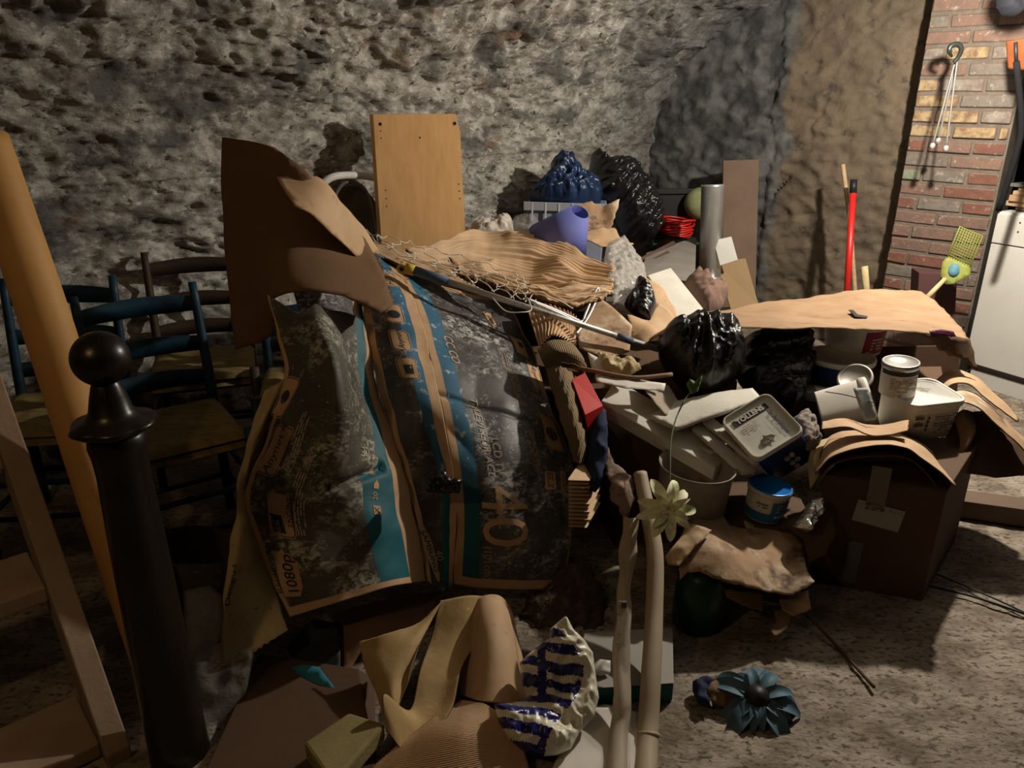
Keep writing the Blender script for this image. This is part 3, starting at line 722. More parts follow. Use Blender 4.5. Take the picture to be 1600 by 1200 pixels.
mp = label_box(SR, rp, 880, 750, .060, .020, -90, .004, False); text('label_lettering', 'HDMI', .016, mp, ink, rp)
mp = label_box(SR, rp, 812, 540, .11, .05, -92, .004, False); patch('logo_block', [(-.03, .0), (.005, .0), (.005, .018), (-.03, .018)], mp, ink, rp); 
mpx = SR.mapper(768, 497, -92, .0012); patch('printed_label', [(-.05, -.016), (.035, -.016), (.05, 0), (.035, .016), (-.05, .016)], mpx, kraftprint, rp); text('label_lettering', '1080p', .026, SR.mapper(768, 497, -92, .002), ink, rp)
for (px, py, l) in ((810, 610, .16), (833, 700, .13), (790, 560, .12)):
    scribble('small_print', l, .035, 5, SR.mapper(px, py, -90, .0014), greyprint, rp, int(px))
# ---- marks on the side panel (upside-down labels along its dark half)
mp = label_box(SS, sp_, 607, 436, .115, .054, 92); text('label_lettering', 'HDTV', .038, mp, ink, sp_)
mp = label_box(SS, sp_, 615, 490, .090, .054, 92); patch('globe_mark', [(.02*math.cos(a/8*math.pi)-.008, .02*math.sin(a/8*math.pi)) for a in range(16)], mp, ink, sp_)
mp = label_box(SS, sp_, 626, 532, .085, .054, 92); text('label_lettering', 'Anynet', .027, mp, ink, sp_, shear=.3)
mp = label_box(SS, sp_, 638, 576, .075, .054, 92); patch('logo_block', [(-.022, -.014), (.012, -.014), (.012, .012), (-.022, .012)], mp, ink, sp_)
el = [(.085*math.cos(a/14*math.pi), .017*math.sin(a/14*math.pi)) for a in range(28)]
patch('brand_oval', el, SS.mapper(671, 860, -75, .0022), palep, sp_, res=.008); text('brand_lettering', 'SAMSUNG', .026, SS.mapper(671, 860, -75, .0040), ink, sp_)
text('lettering', '40', .032, SS.mapper(686, 868, -85, .0026), palep, sp_)
# ---- marks on the rear panel (reading upwards)
mp = label_box(SLf, lp, 433, 706, .128, .068, 80); text('label_lettering', 'Anynet+', .038, mp, ink, lp, shear=.3)
mp = label_box(SLf, lp, 450, 622, .11, .05, 74); patch('globe_mark', [(.020*math.cos(a/10*math.pi), .016*math.sin(a/10*math.pi)) for a in range(20)], mp, ink, lp)
mp = label_box(SLf, lp, 437, 804, .118, .068, 84); patch('logo_block', [(-.052, -.010), (-.002, -.004), (-.002, .030), (-.052, .030)], SLf.mapper(437, 804, 84, .002), ink, lp)
text('label_lettering', 'HYPER\nREAL', .019, SLf.mapper(430, 821, 84, .003), kraftprint, lp); text('label_lettering', 'ENGINE', .024, SLf.mapper(453, 800, 84, .002), ink, lp)
mp = SLf.mapper(452, 900, 82, .0014); patch('printed_label', [(-.062, .032), (-.062, -.018), (-.03, -.036), (.04, -.036), (.062, -.012), (.062, .032)], mp, kraftprint, lp)
text('label_lettering', '1080p', .046, SLf.mapper(455, 899, 82, .0024), ink, lp, bold=.0006); text('label_lettering', 'FULL HD', .022, SLf.mapper(433, 905, 82, .0024), ink, lp)
patch('recycling_mark', rrect(.026, .026, .003), SLf.mapper(590, 797, 84, .0014), kraftprint, lp); text('recycling_symbol', 'X', .026, SLf.mapper(590, 797, 84, .0024), ink, lp)
text('recycling_symbol', '20', .024, SLf.mapper(587, 775, 84, .0016), kraftprint, lp)
patch('recycling_mark', [(-.013, .009), (-.013, -.009), (.0, -.009), (.013, 0), (0, .009)], SLf.mapper(587, 757, 84, .0016), kraftprint, lp)
text('recycling_symbol', 'A', .028, SLf.mapper(583, 738, 84, .0016), kraftprint, lp)
text('conformity_mark', 'CE', .04, SLf.mapper(567, 706, 175, .0028), palep, lp)
for (px, py, l) in ((466, 690, .16), (468, 800, .13), (476, 730, .12)): scribble('small_print', l, .032, 4, SLf.mapper(px, py, 84, .0014), greyprint, lp, int(px))
# torn lip of black film in the fold, and the dusty backing flap on the left
puff('torn_film', [(662, 742, 1.93), (690, 735, 1.90), (722, 752, 1.88), (716, 772, 1.88), (690, 770, 1.88), (668, 768, 1.90)], black_bag, depth=.015, wr=(.012, 40), jag=.006, res=.006, parent=tv)
SB = Surf([[(412, 610, 2.06), (432, 600, 2.04), (452, 585, 2.06)], [(376, 730, 1.96), (384, 735, 1.90), (400, 720, 1.96)], [(368, 800, 1.90), (380, 805, 1.86), (392, 800, 1.87)], [(352, 900, 1.80), (385, 890, 1.78), (420, 890, 1.80)], [(345, 1045, 1.62), (395, 1020, 1.60), (450, 985, 1.66)]], .006, 9, 8)
bf = sheet('backing_flap', SB, [cream, kraft_dark], 24, 90, parent=tv, jag=.01)
text('lettering', 'Designed', .03, SB.mapper(362, 912, 80, .0016), ink, bf)
# inner flap: dark interior with yellow outline print
Sin = Surf([[(455, 445, 2.50), (500, 430, 2.55), (560, 450, 2.60)], [(490, 560, 2.22), (530, 540, 2.28), (572, 540, 2.38)], [(535, 700, 2.05), (570, 690, 2.10), (608, 690, 2.16)]], .006, 8, 11)
inf = sheet('inner_flap', Sin, [kraftprint, printd, kraft_dark], 20, 40, (.75, .9), paint=lambda u, v: 0 if u > .88 else 1, parent=tv)
# ================================================================== KRAFT SHEET OVER THE CARTON
kt = thing('kraft_cardboard_flap', 'large bent brown kraft sheet standing tall at upper left of the carton', 'cardboard', W(370, 545, 2.5))
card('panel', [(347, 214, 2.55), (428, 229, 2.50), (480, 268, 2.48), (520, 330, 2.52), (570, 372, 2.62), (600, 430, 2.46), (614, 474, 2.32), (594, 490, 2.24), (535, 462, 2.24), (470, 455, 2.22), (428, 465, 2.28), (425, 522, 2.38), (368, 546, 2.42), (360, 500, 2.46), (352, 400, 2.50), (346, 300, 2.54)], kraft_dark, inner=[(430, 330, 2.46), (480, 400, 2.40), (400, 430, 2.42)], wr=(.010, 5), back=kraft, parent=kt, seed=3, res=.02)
card('folded_edge', [(434, 276, 2.46), (470, 274, 2.48), (497, 275, 2.50), (530, 312, 2.55), (572, 358, 2.66), (592, 392, 2.70), (575, 398, 2.60), (556, 400, 2.52), (520, 365, 2.44), (490, 338, 2.40), (462, 322, 2.38), (448, 300, 2.42)], kraft_pale, wr=(.006, 9), parent=kt, seed=5, res=.014, back=kraft_dark)
# ================================================================== AGAINST THE STONE WALL
pb = thing('shelf_panel', 'tall upright beech laminate shelf panel leaning near the stone wall', 'board', W(655, 420, 3.6))
TLp, TRp, BRp, BLp = W(583, 179, 3.74), W(716, 179, 3.78), W(732, 470, 3.62), W(602, 470, 3.58)
th_ = V((-.002, .022, 0))
q = [W(583, 179, 3.74), W(712, 178, 3.78), W(716, 196, 3.78), W(719, 205, 3.775), W(732, 470, 3.62), W(602, 470, 3.58)]
_n = (q[1]-q[0]).cross(q[5]-q[0]).normalized(); _c = V((0, 0, CAM_H)); q = [_c+(p-_c)*((q[0]-_c).dot(_n)/(p-_c).dot(_n)) for p in q]
bm = bmesh.new(); vf = [bm.verts.new(p) for p in q]; vb_ = [bm.verts.new(p+V((-.022, .03, 0))) for p in q]; bm.faces.new(vf); bm.faces.new(vb_[::-1])
for i in range(6): bm.faces.new([vf[i], vb_[i], vb_[(i+1) % 6], vf[(i+1) % 6]])
bmesh.ops.recalc_face_normals(bm, faces=bm.faces[:]); mk_bm('board', bm, beech, pb)
ex = (TRp-TLp).normalized(); ey = (BLp-TLp).normalized(); nn = ex.cross(ey); nn = -nn if nn.y > 0 else nn
for k, (px, py, r) in enumerate([(593, 192, .008), (711, 189, .008), (594, 203, .003), (595, 215, .003), (656, 213, .004), (603, 298, .003), (604, 311, .003), (605, 323, .003), (717, 287, .003), (718, 298, .003), (719, 310, .003)]):
    c = W(px, py, 3.7); c = c-nn*((c-TLp).dot(nn))+nn*.0006; vs = [c+ex*r*math.cos(a/6*math.pi)+ey*r*math.sin(a/6*math.pi) for a in range(12)]
    mk('dowel_hole', vs+[v-nn*.003 for v in vs], [list(range(12))]+[[i, (i+1) % 12, 12+(i+1) % 12, 12+i] for i in range(12)], blackp, pb)
tag(tube('white_hose', [(500, 290, 3.55), (522, 276, 3.6), (560, 274, 3.75), (600, 280, 3.9)], .017, white, seg=14), 'short curved white hose end poking out left of the beech panel', 'hose')
tag(tube('plastic_conduit', [(540, 380, 3.75), (524, 320, 3.72), (528, 296, 3.72), (545, 284, 3.74), (572, 300, 3.80), (585, 360, 3.8), (586, 420, 3.8)], .010, greyp, seg=12), 'grey looped plastic conduit in the gap behind the beech panel', 'pipe')
tr = lathe('round_tray', [(.0005, 0), (.15, 0), (.16, .006), (.165, .018), (.158, .018), (.15, .008), (.0005, .006)], W(552, 342, 3.90), V((.1, -1, .12)), M('tray_brown', (.14, .10, .07), .6), squash=.8, seg=48, hint=V((0, 0, 1)))
tag(tr, 'brown oval tray standing in the shadow behind the white hose', 'tray')
# storage box with blue bag
cb = thing('storage_box', 'translucent plastic storage box holding a navy bin bag', 'storage box', W(885, 380, 4.45))
FL, FR = W(822, 318, 4.42), W(948, 322, 4.34); dn = V((0, 0, -.34)); bkv = V((.04, .34, 0))
slab('tub', [FL, FR, FR+dn+V((-.02, 0, 0)), FL+dn+V((.02, 0, 0))], bkv, clear_box, cb, .008)
slab('rim', [FL+V((-.015, -.02, .012)), FR+V((.015, -.02, .012)), FR+V((.015, -.02, -.035)), FL+V((-.015, -.02, -.035))], V((0, .02, 0)), M('tub_rim', (.30, .31, .33), .4), cb, .003)
for k in range(6): 
    a = FL.lerp(FR, (k+.4)/6); slab('rib', [a+V((0, -.024, .01)), a+V((.010, -.024, .01)), a+V((.010, -.024, -.09)), a+V((0, -.024, -.09))], V((0, .01, 0)), M('rib_plastic', (.42, .44, .47), .4) if k == 0 else bpy.data.materials['rib_plastic'], cb, .001)
lid = thing('ribbed_tray', 'grey ribbed plastic tray standing behind the navy bag', 'tray', W(838, 318, 4.85))
slab('panel', [(820, 273, 4.84), (868, 273, 4.86), (862, 340, 4.74), (816, 340, 4.72)], V((0, .02, 0)), greyp, lid)
for k in range(4): a = k*.05; slab('rib', [(828, 281+k*11, 4.815-k*.018), (862, 281+k*11, 4.83-k*.018), (861, 284+k*11, 4.82-k*.018), (828, 284+k*11, 4.81-k*.018)], V((0, .02, 0)), M('lid_rib%d' % k, (.20, .185, .165), .5), lid, .001)
tag(puff('blue_bin_bag', [(826, 312, 4.5), (846, 290, 4.55), (858, 276, 4.6), (860, 258, 4.62), (878, 249, 4.62), (897, 252, 4.62), (906, 268, 4.6), (916, 280, 4.6), (934, 288, 4.55), (942, 303, 4.5), (938, 318, 4.45), (890, 322, 4.4), (850, 320, 4.42)], blue_bag, depth=.14, wr=(.034, 16), fold=(.016, 12, 34, 60), seed=2, res=.008), 'shiny navy blue bin bag heaped on the translucent storage box', 'bag')
tag(puff('black_bin_bag', [(920, 270, 4.75), (925, 240, 4.78), (931, 235, 4.8), (944, 252, 4.78), (975, 252, 4.78), (990, 262, 4.78), (1002, 285, 4.75), (1018, 305, 4.7), (1030, 330, 4.66), (1032, 355, 4.62), (1020, 376, 4.58), (1000, 388, 4.55), (980, 382, 4.52), (962, 345, 4.5), (955, 318, 4.56), (930, 308, 4.62)], black_bag, depth=.17, wr=(.016, 20), fold=(.026, 22, 6, 145), seed=5, res=.008), 'tall tied black bin bag against the wall beside the navy bag', 'bag')
# torn brown card beside lampshade, pale card under it
tag(card('torn_cardboard', [(896, 322, 4.1), (912, 318, 4.1), (925, 314, 4.1), (940, 322, 4.08), (955, 316, 4.06), (968, 311, 4.06), (966, 325, 4.05), (958, 345, 4.04), (955, 358, 4.03), (915, 358, 4.02), (890, 350, 4.02)], kraft_dirty, wr=(.012, 12), jag=.008, res=.014, seed=2), 'torn-edged brown cardboard standing right behind the blue lampshade', 'cardboard')
tag(card('cardboard_offcut', [(905, 360, 4.0), (960, 357, 4.0), (972, 372, 3.92), (990, 382, 3.80), (940, 384, 3.75), (912, 374, 3.85)], kraft_pale, wr=(.010, 10), jag=.006, seed=5), 'small pale cardboard offcut lying right of the blue lampshade', 'cardboard')
# lampshade
la, lb = W(893, 345, 3.52), W(868, 392, 3.40)
ls = lathe('lampshade', [(.150, 0), (.044, .215), (.0425, .2145), (.148, .001)], W(871, 382, 3.52), V((.42, -.50, .78)), [shade_b], seg=56, squash=.9)
tag(ls, 'blue conical lampshade tipped on top of the corrugated heap', 'lampshade')
# white cloth / clear plastic behind heap
tag(puff('white_cloth', [(733, 362, 3.75), (750, 350, 3.8), (775, 348, 3.82), (790, 340, 3.82), (801, 346, 3.8), (803, 362, 3.7), (780, 370, 3.65), (745, 372, 3.65)], M('dirty_white_cloth', (.55, .50, .43), .9, (.40, .34, .28), 20, (.4, .65)), depth=.05, wr=(.018, 22), seed=3, res=.008), 'crumpled off-white cloth at the foot of the beech panel', 'cloth')
tag(puff('plastic_bag', [(800, 350, 3.8), (820, 345, 3.85), (842, 346, 3.8), (838, 365, 3.6), (815, 372, 3.6), (798, 368, 3.65)], clear, depth=.04, wr=(.014, 26), seed=9, res=.008), 'small crumpled clear plastic bag left of the blue lampshade', 'plastic bag')
# ================================================================== CORRUGATED HEAP
def fan(nseed): return lambda u, v: .006*math.sin(2*math.pi*(v*26+1.0*n1(u*3, v*2, nseed)))+.030*ridge(u*2.6, v*5.5, nseed+3)
S1 = Surf([[(636, 398, 3.25), (690, 384, 3.40), (745, 370, 3.55), (812, 369, 3.52), (880, 388, 3.42), (955, 420, 3.25)],
           [(640, 405, 3.12), (695, 405, 3.20), (750, 405, 3.26), (815, 408, 3.26), (880, 420, 3.2), (958, 436, 3.12)],
           [(650, 412, 3.02), (700, 422, 3.06), (760, 432, 3.06), (820, 440, 3.06), (890, 448, 3.02), (958, 452, 2.98)],
           [(665, 418, 2.95), (715, 436, 2.95), (770, 450, 2.94), (830, 458, 2.93), (895, 464, 2.92), (956, 466, 2.90)]], .014, 7, 4, disp=fan(2))
tag(sheet('corrugated_cardboard', S1, [corr, kraft_dark], 90, 190, thick=.005, jag=.012), 'wide crumpled corrugated cardboard sheet below the blue lampshade', 'cardboard')
S2 = Surf([[(700, 415, 3.05), (790, 440, 3.0), (870, 452, 2.95), (950, 448, 2.98)], [(720, 432, 2.92), (800, 455, 2.86), (880, 468, 2.84), (955, 462, 2.88)], [(760, 450, 2.82), (830, 470, 2.76), (895, 485, 2.76), (930, 478, 2.80)]], .014, 8, 9, disp=fan(6))
tag(sheet('corrugated_cardboard', S2, [corr, kraft_dark], 70, 110, thick=.005, jag=.02), 'narrow corrugated cardboard strip folded under the wide corrugated sheet', 'cardboard')
tag(sheet('corrugated_cardboard', Surf([[(560, 370, 3.0), (600, 385, 2.96), (650, 400, 2.95), (700, 420, 2.9)], [(575, 392, 2.86), (620, 412, 2.84), (680, 430, 2.80), (740, 445, 2.76)], [(600, 405, 2.80), (650, 428, 2.75), (710, 446, 2.72), (790, 468, 2.68)]], .008, 8, 3, disp=lambda u, v: .004*math.sin(v*90)), [corr, kraft_dark], 50, 60), 'striped corrugated sheet under the landing net and above the carton edge', 'cardboard')
S3 = Surf([[(822, 478, 2.72), (850, 474, 2.76), (885, 486, 2.76), (908, 500, 2.74)], [(832, 510, 2.60), (862, 500, 2.62), (890, 515, 2.64), (902, 530, 2.66)], [(842, 543, 2.48), (860, 524, 2.50), (880, 528, 2.54), (900, 540, 2.60)]], .006, 8, 7, disp=lambda u, v: .006*math.sin(u*95))
tag(sheet('corrugated_cardboard', S3, [corr, kraft_dark], 110, 40), 'fan-pleated corrugated piece beside the carton edge under the silver pole', 'cardboard')
# olive corrugated rolls bulging right of the carton
S4 = Surf([[(840, 545, 2.42), (865, 532, 2.44), (895, 535, 2.48), (912, 560, 2.55)], [(845, 560, 2.36), (872, 545, 2.34), (905, 555, 2.38), (917, 575, 2.50)], [(855, 580, 2.36), (880, 566, 2.33), (905, 575, 2.38), (912, 588, 2.5)]], .006, 9, 5, disp=lambda u, v: .0015*math.sin(v*160))
tag(sheet('wrapping_roll', S4, [corr_grey, kraft_dark], 40, 60, uvscale=(.2, .2)), 'upper olive corrugated wrap curling out right of the carton', 'cardboard roll')
S5 = Surf([[(852, 575, 2.35), (875, 570, 2.34), (900, 590, 2.38), (915, 625, 2.46)], [(868, 630, 2.24), (888, 620, 2.20), (910, 640, 2.26), (922, 665, 2.38)], [(885, 680, 2.14), (902, 675, 2.11), (918, 690, 2.18), (924, 705, 2.28)], [(896, 722, 2.10), (905, 724, 2.09), (915, 726, 2.14), (920, 728, 2.2)]], .006, 9, 6, disp=lambda u, v: .002*math.sin(u*60+v*40))
tag(sheet('wrapping_roll', S5, [corr_grey, kraft_dark], 50, 90, uvscale=(.2, .4)), 'long olive corrugated wrap bulging down the right edge of the carton', 'cardboard roll')
st2 = thing('corrugated_stack', 'stack of corrugated card edges showing right of the numeral forty', 'cardboard', W(910, 825, 2.0))
for k in range(13):
    y = 748+k*6.1; e_ = 921+(k > 4)*2-(k > 10)*6-(k % 2)*2; q = [(888, y, 2.02), (e_, y+1, 2.06), (e_, y+3.2, 2.055), (888, y+2.2, 2.015)]
    slab('card_layer', q, V((.04, .10, 0)), corr, st2, 0)
# ================================================================== LANDING NET
ln = thing('landing_net', 'landing net with silver pole, blue grip and white cord mesh', 'net', W(830, 490, 2.5))
pA, pB, pC = W(634, 419, 2.66), W(700, 440, 2.62), W(1028, 546, 2.62)
tube('pole', [pB, pC], .0105, alu, ln, 16)
tube('grip', [W(646, 422, 2.655), pB+(pC-pB)*.0], .0165, bluegrip, ln, 16)
tube('end_cap', [pA, W(648, 423, 2.654)], .019, yellowp, ln, 16)
ring = [pA+V((-.012, -.01, 0))+V((.014*math.cos(a), 0, .014*math.sin(a))) for a in [i/10*2*math.pi for i in range(11)]]; tube('hanging_eye', ring, .005, yellowp, ln, 8, 3)
tube('joint_sleeve', [pB.lerp(pC, .80), pB.lerp(pC, .875)], .0135, bluegrip, ln, 16)
tube('hoop', [(832, 472, 2.64), (870, 488, 2.66), (906, 503, 2.70), (915, 490, 2.74), (925, 466, 2.82), (934, 450, 2.86), (934, 462, 2.84), (922, 490, 2.74), (908, 512, 2.66), (900, 522, 2.62)], .005, alu, ln, 8, 6)
tube('brace_rod', [(820, 466, 2.64), (866, 484, 2.67), (910, 504, 2.72)], .006, alu, ln, 8, 5)
vsn = []; 
Sn = Surf([[(572, 360, 2.88), (640, 378, 2.90), (720, 398, 2.86), (800, 425, 2.84), (826, 440, 2.82)], [(580, 372, 2.80), (650, 400, 2.80), (720, 420, 2.80), (790, 445, 2.78), (824, 452, 2.78)], [(612, 392, 2.74), (680, 425, 2.70), (740, 448, 2.68), (800, 468, 2.66), (835, 482, 2.64)]], .012, 6, 3)
rnd = random.Random(4)
for j in range(4):
    for i in range(8):
        u0, v0 = i/8, j/4
        for (a, b) in (((0, 0), (.5/8, .5/4)), ((.5/8, .5/4), (1/8, 0)), ((.5/8, .5/4), (.5/8, 1.0/4))):
            p = Sn.at(u0+a[0]+(j % 2)*.5/8, v0+a[1], .004); q = Sn.at(u0+b[0]+(j % 2)*.5/8, v0+b[1], .004); m_ = (p+q)/2+V((rnd.uniform(-.01, .01), 0, rnd.uniform(-.012, .004)))
            vsn.append(tube('', [p, m_, q], .0019, None, seg=5, sub=4, bm_only=True))
join('netting', vsn, net_m, ln)
tube('drawcord', [(826, 478, 2.64), (832, 460, 2.7), (850, 462, 2.68), (875, 470, 2.68), (895, 482, 2.70)], .0022, net_m, ln, 6)
tube('drawcord', [(770, 466, 2.60), (790, 486, 2.56), (815, 488, 2.55), (830, 484, 2.58), (826, 468, 2.62)], .0022, net_m, ln, 6)
# ================================================================== MIDDLE HEAP
tag(card('plain_cardboard', [(930, 462, 2.86), (955, 478, 2.80), (988, 508, 2.72), (984, 548, 2.62), (950, 560, 2.56), (905, 545, 2.58), (902, 520, 2.66)], kraft_dirty, wr=(.004, 8), seed=4), 'plain flat brown cardboard piece behind the silver net pole', 'cardboard')
tag(card('cardboard_flap', [(980, 492, 2.80), (1010, 500, 2.80), (1030, 470, 2.95), (1062, 500, 2.85), (1042, 525, 2.72), (1005, 540, 2.62), (985, 525, 2.68)], kraft_pale, inner=[(1010, 515, 2.68)], wr=(.010, 9), seed=8), 'folded tan cardboard flap below the polystyrene block', 'cardboard')
tag(puff('bubble_wrap', [(948, 384, 3.55), (975, 372, 3.6), (990, 392, 3.5), (1008, 420, 3.35), (1010, 445, 3.2), (1000, 470, 3.05), (990, 492, 2.92), (950, 486, 2.94), (942, 440, 3.12), (944, 405, 3.32)], clear2, depth=.035, wr=(.020, 30), seed=5, res=.010), 'rumpled clear bubble wrap between corrugated heap and polystyrene block', 'bubble wrap')
tag(puff('black_plastic_bag', [(975, 475, 2.92), (990, 462, 2.98), (992, 444, 3.05), (1004, 440, 3.05), (1020, 458, 2.98), (1026, 478, 2.90), (1016, 500, 2.80), (995, 492, 2.82)], black_bag, depth=.05, wr=(.016, 22), fold=(.010, 20, 8, 60), seed=6, res=.007), 'small scrunched black plastic bag under the bubble wrap', 'bag')
slab('polystyrene_block', [(1012, 430, 3.25), (1048, 418, 3.35), (1102, 486, 3.02), (1060, 500, 2.94)], V((.0, .12, -.14)), poly, None, .003)
tag(bpy.data.objects['polystyrene_block'], 'white polystyrene block tilted up behind the black bags', 'polystyrene')
tag(card('yellow_edged_card', [(1003, 428, 3.28), (1012, 432, 3.26), (1060, 500, 2.95), (1040, 505, 2.93), (1022, 470, 3.0)], kraft_pale, wr=(.004, 9), seed=3, res=.012), 'tan cardboard slip along the left side of the polystyrene block', 'cardboard')
tag(puff('brown_cloth', [(1068, 446, 3.4), (1085, 430, 3.45), (1108, 440, 3.4), (1125, 455, 3.35), (1138, 462, 3.3), (1128, 480, 3.2), (1105, 490, 3.1), (1092, 478, 3.15)], rag_brown, depth=.07, wr=(.020, 14), fold=(.010, 10, 20, 40), seed=4, res=.010), 'crumpled dusty brown cloth right of the polystyrene block', 'cloth')
tag(slab('stone_slab', [(1000, 432, 3.7), (1010, 395, 4.2), (1088, 370, 4.6), (1086, 440, 3.7)], V((0, .03, -.05)), slate), 'grey concrete slab lying in front of the black crate', 'slab')
for k, (a, b, lb_) in enumerate([((998, 408, 4.05), (1052, 380, 4.4), 'upper dark brown stick lying on the grey slab'), ((1003, 418, 3.95), (1043, 396, 4.2), 'lower dark brown stick lying on the grey slab')]):
    tag(tube('wooden_stick', [a, tuple((x+y)/2 for x, y in zip(a, b)), b], .014, stick, seg=10), lb_, 'stick', 'sticks on the grey slab')
# crate, red cable coil, pumpkin-like ball
cr = thing('plastic_crate', 'black plastic crate with a red cable inside by the far corner', 'crate', W(1050, 372, 5.0))
a, b = W(1014, 298, 4.98), W(1086, 297, 4.98); dz = V((0, 0, -.30))
slab('back_wall', [a, b, b+dz, a+dz], V((0, .02, 0)), blackp, cr); slab('side_wall', [a, a+V((0, -.22, -.02)), a+V((0, -.22, -.3)), a+dz], V((.015, 0, 0)), blackp, cr); slab('base', [a+dz, b+dz, b+dz+V((0, -.25, 0)), a+dz+V((0, -.25, 0))], V((0, 0, .012)), M('crate_green', (.01, .035, .02), .5), cr)
slab('rim', [a+V((0, -.02, .01)), b+V((.02, -.02, .01)), b+V((.02, -.02, -.02)), a+V((0, -.02, -.02))], V((0, .04, 0)), blackp, cr)
cc = W(1057, 355, 4.86); lst = []
rnd = random.Random(3)
for k in range(11):
    r = rnd.uniform(.085, .115); z = -.045+.009*k
    lst.append(tube('', [cc+V((r*math.cos(t), r*.8*math.sin(t), z+.008*math.sin(t*2+k))) for t in [i/10*2*math.pi for i in range(11)]], .0062, None, seg=6, sub=4, bm_only=True))
tag(join('red_cable_coil', lst, redp), 'coil of bright red cable inside the black crate', 'cable')
bl = lathe('green_ball', [(.0005, -.10)]+[(.10*math.sin(math.pi*i/16), -.10*math.cos(math.pi*i/16)) for i in range(1, 16)]+[(.0005, .10)], W(1094, 318, 4.92), V((.2, 0, 1)), M('pale_green_skin', (.30, .30, .16), .5, (.2, .22, .1), 14, (.4, .6)), seg=40)
tag(bl, 'pale green round ball half hidden behind the metal duct', 'ball')
dk = thing('metal_duct', 'upright silver metal duct tube at the far end of the pile', 'pipe', W(1105, 440, 4.4))
lathe('tube', [(.062, 0), (.062, .62), (.064, .625), (.064, .64), (.058, .64), (.058, .02)], W(1109, 450, 4.35)-V((0, 0, .06)), V((-.03, .12, 1)), metal, dk, 40)
lathe('seam_band', [(.0625, 0), (.066, .003), (.066, .012), (.0625, .015)], W(1109, 450, 4.35)+V((0, .01, .05)), V((-.03, .12, 1)), metal, dk, 40)
tag(slab('brown_board', [(1130, 251, 5.00), (1186, 249, 4.96), (1180, 480, 4.66), (1128, 480, 4.70)], V((0, .02, 0)), boardb), 'tall brown hardboard strip leaning on the end wall', 'board')
tag(slab('tan_board', [(1120, 410, 4.42), (1165, 404, 4.40), (1186, 478, 4.28), (1142, 484, 4.28)], V((0, .015, 0)), mdf), 'tan hardboard offcut below the white tile', 'board')
tag(slab('white_tile', [(1115, 376, 4.34), (1143, 370, 4.33), (1153, 406, 4.28), (1125, 415, 4.29)], V((0, .012, 0)), white), 'small white tile propped against the brown boards', 'tile')
# ================================================================== RIGHT BACKGROUND
rh = thing('red_handled_pole', 'red metal pole with black tip standing against the end wall', 'pole', W(1322, 470, 4.15))
tube('pole', [(1322, 480, 4.10), (1333, 300, 4.30)], .017, redp, rh, 16); tube('tip', [(1333, 302, 4.298), (1334, 281, 4.32)], .0185, blackp, rh, 16)
tag(tube('broomstick', [(1338, 480, 4.2), (1328, 350, 4.36), (1317, 257, 4.46)], .012, woodpale, seg=12), 'thin wooden broomstick standing behind the red pole', 'stick')
tag(tube('cream_pipe', [(1356, 480, 4.0), (1351, 416, 4.05)], .017, cream, seg=14), 'short cream pipe end right of the red pole', 'pipe')
tg = thing('fire_tongs', 'pair of metal fire tongs hanging from a hook on the brick pier', 'tongs', W(1485, 70, 4.0))
tube('hook', [(1487, 88, 3.92), (1483, 80, 3.90), (1486, 72, 3.90), (1496, 69, 3.90), (1502, 76, 3.90), (1498, 88, 3.91), (1490, 98, 3.92)], [.006, .010, .012, .012, .011, .010, .009], M('dark_steel', (.06, .07, .06), .35, metal=.7), tg, 10)
for (a, b) in (((1493, 94, 3.93), (1457, 228, 3.93)), ((1496, 92, 3.92), (1478, 232, 3.90)), ((1494, 96, 3.95), (1466, 220, 3.96))): 
    tube('arm', [a, tuple((x+y)/2 for x, y in zip(a, b)), b], .0045, M('tarnished_steel', (.22, .21, .19), .5, metal=.5), tg, 8); lathe('foot', [(.0005, -.015), (.010, -.012), (.013, 0), (.010, .012), (.0005, .015)], W(*b), V((0, 0, 1)), alu, tg, 14)
tube('hook_nail', [(1487, 80, 3.94), (1484, 80, 4.05)], .004, blackp, tg, 8)
ob = thing('orange_board', 'round-ended orange board with black strap on the pier edge', 'board', W(1590, 110, 3.7))
slab('board', [(1572, 64, 3.72), (1640, 55, 3.5), (1640, 112, 3.5), (1575, 108, 3.72)], V((.01, .02, 0)), orange, ob, .008)
tube('strap', [(1587, 66, 3.66), (1588, 100, 3.66)], .008, blackp, ob, 8)
tag(tube('black_pole', [(1588, 96, 3.62), (1596, 190, 3.62), (1588, 240, 3.62), (1560, 330, 3.62)], .013, M('matt_black', (.008, .008, .009), .95, spec=.1), seg=12), 'dark pole leaning beside the brick pier above the white cabinet', 'pole')
tag(puff('dark_cloth', [(1560, -12, 3.6), (1558, 12, 3.6), (1566, 24, 3.6), (1580, 28, 3.6), (1594, 20, 3.6), (1604, -10, 3.6)], M('black_cloth', (.004, .004, .007), .9), depth=.06, seed=3, res=.01), 'dark hanging cloth at the top right corner of the photo', 'cloth')
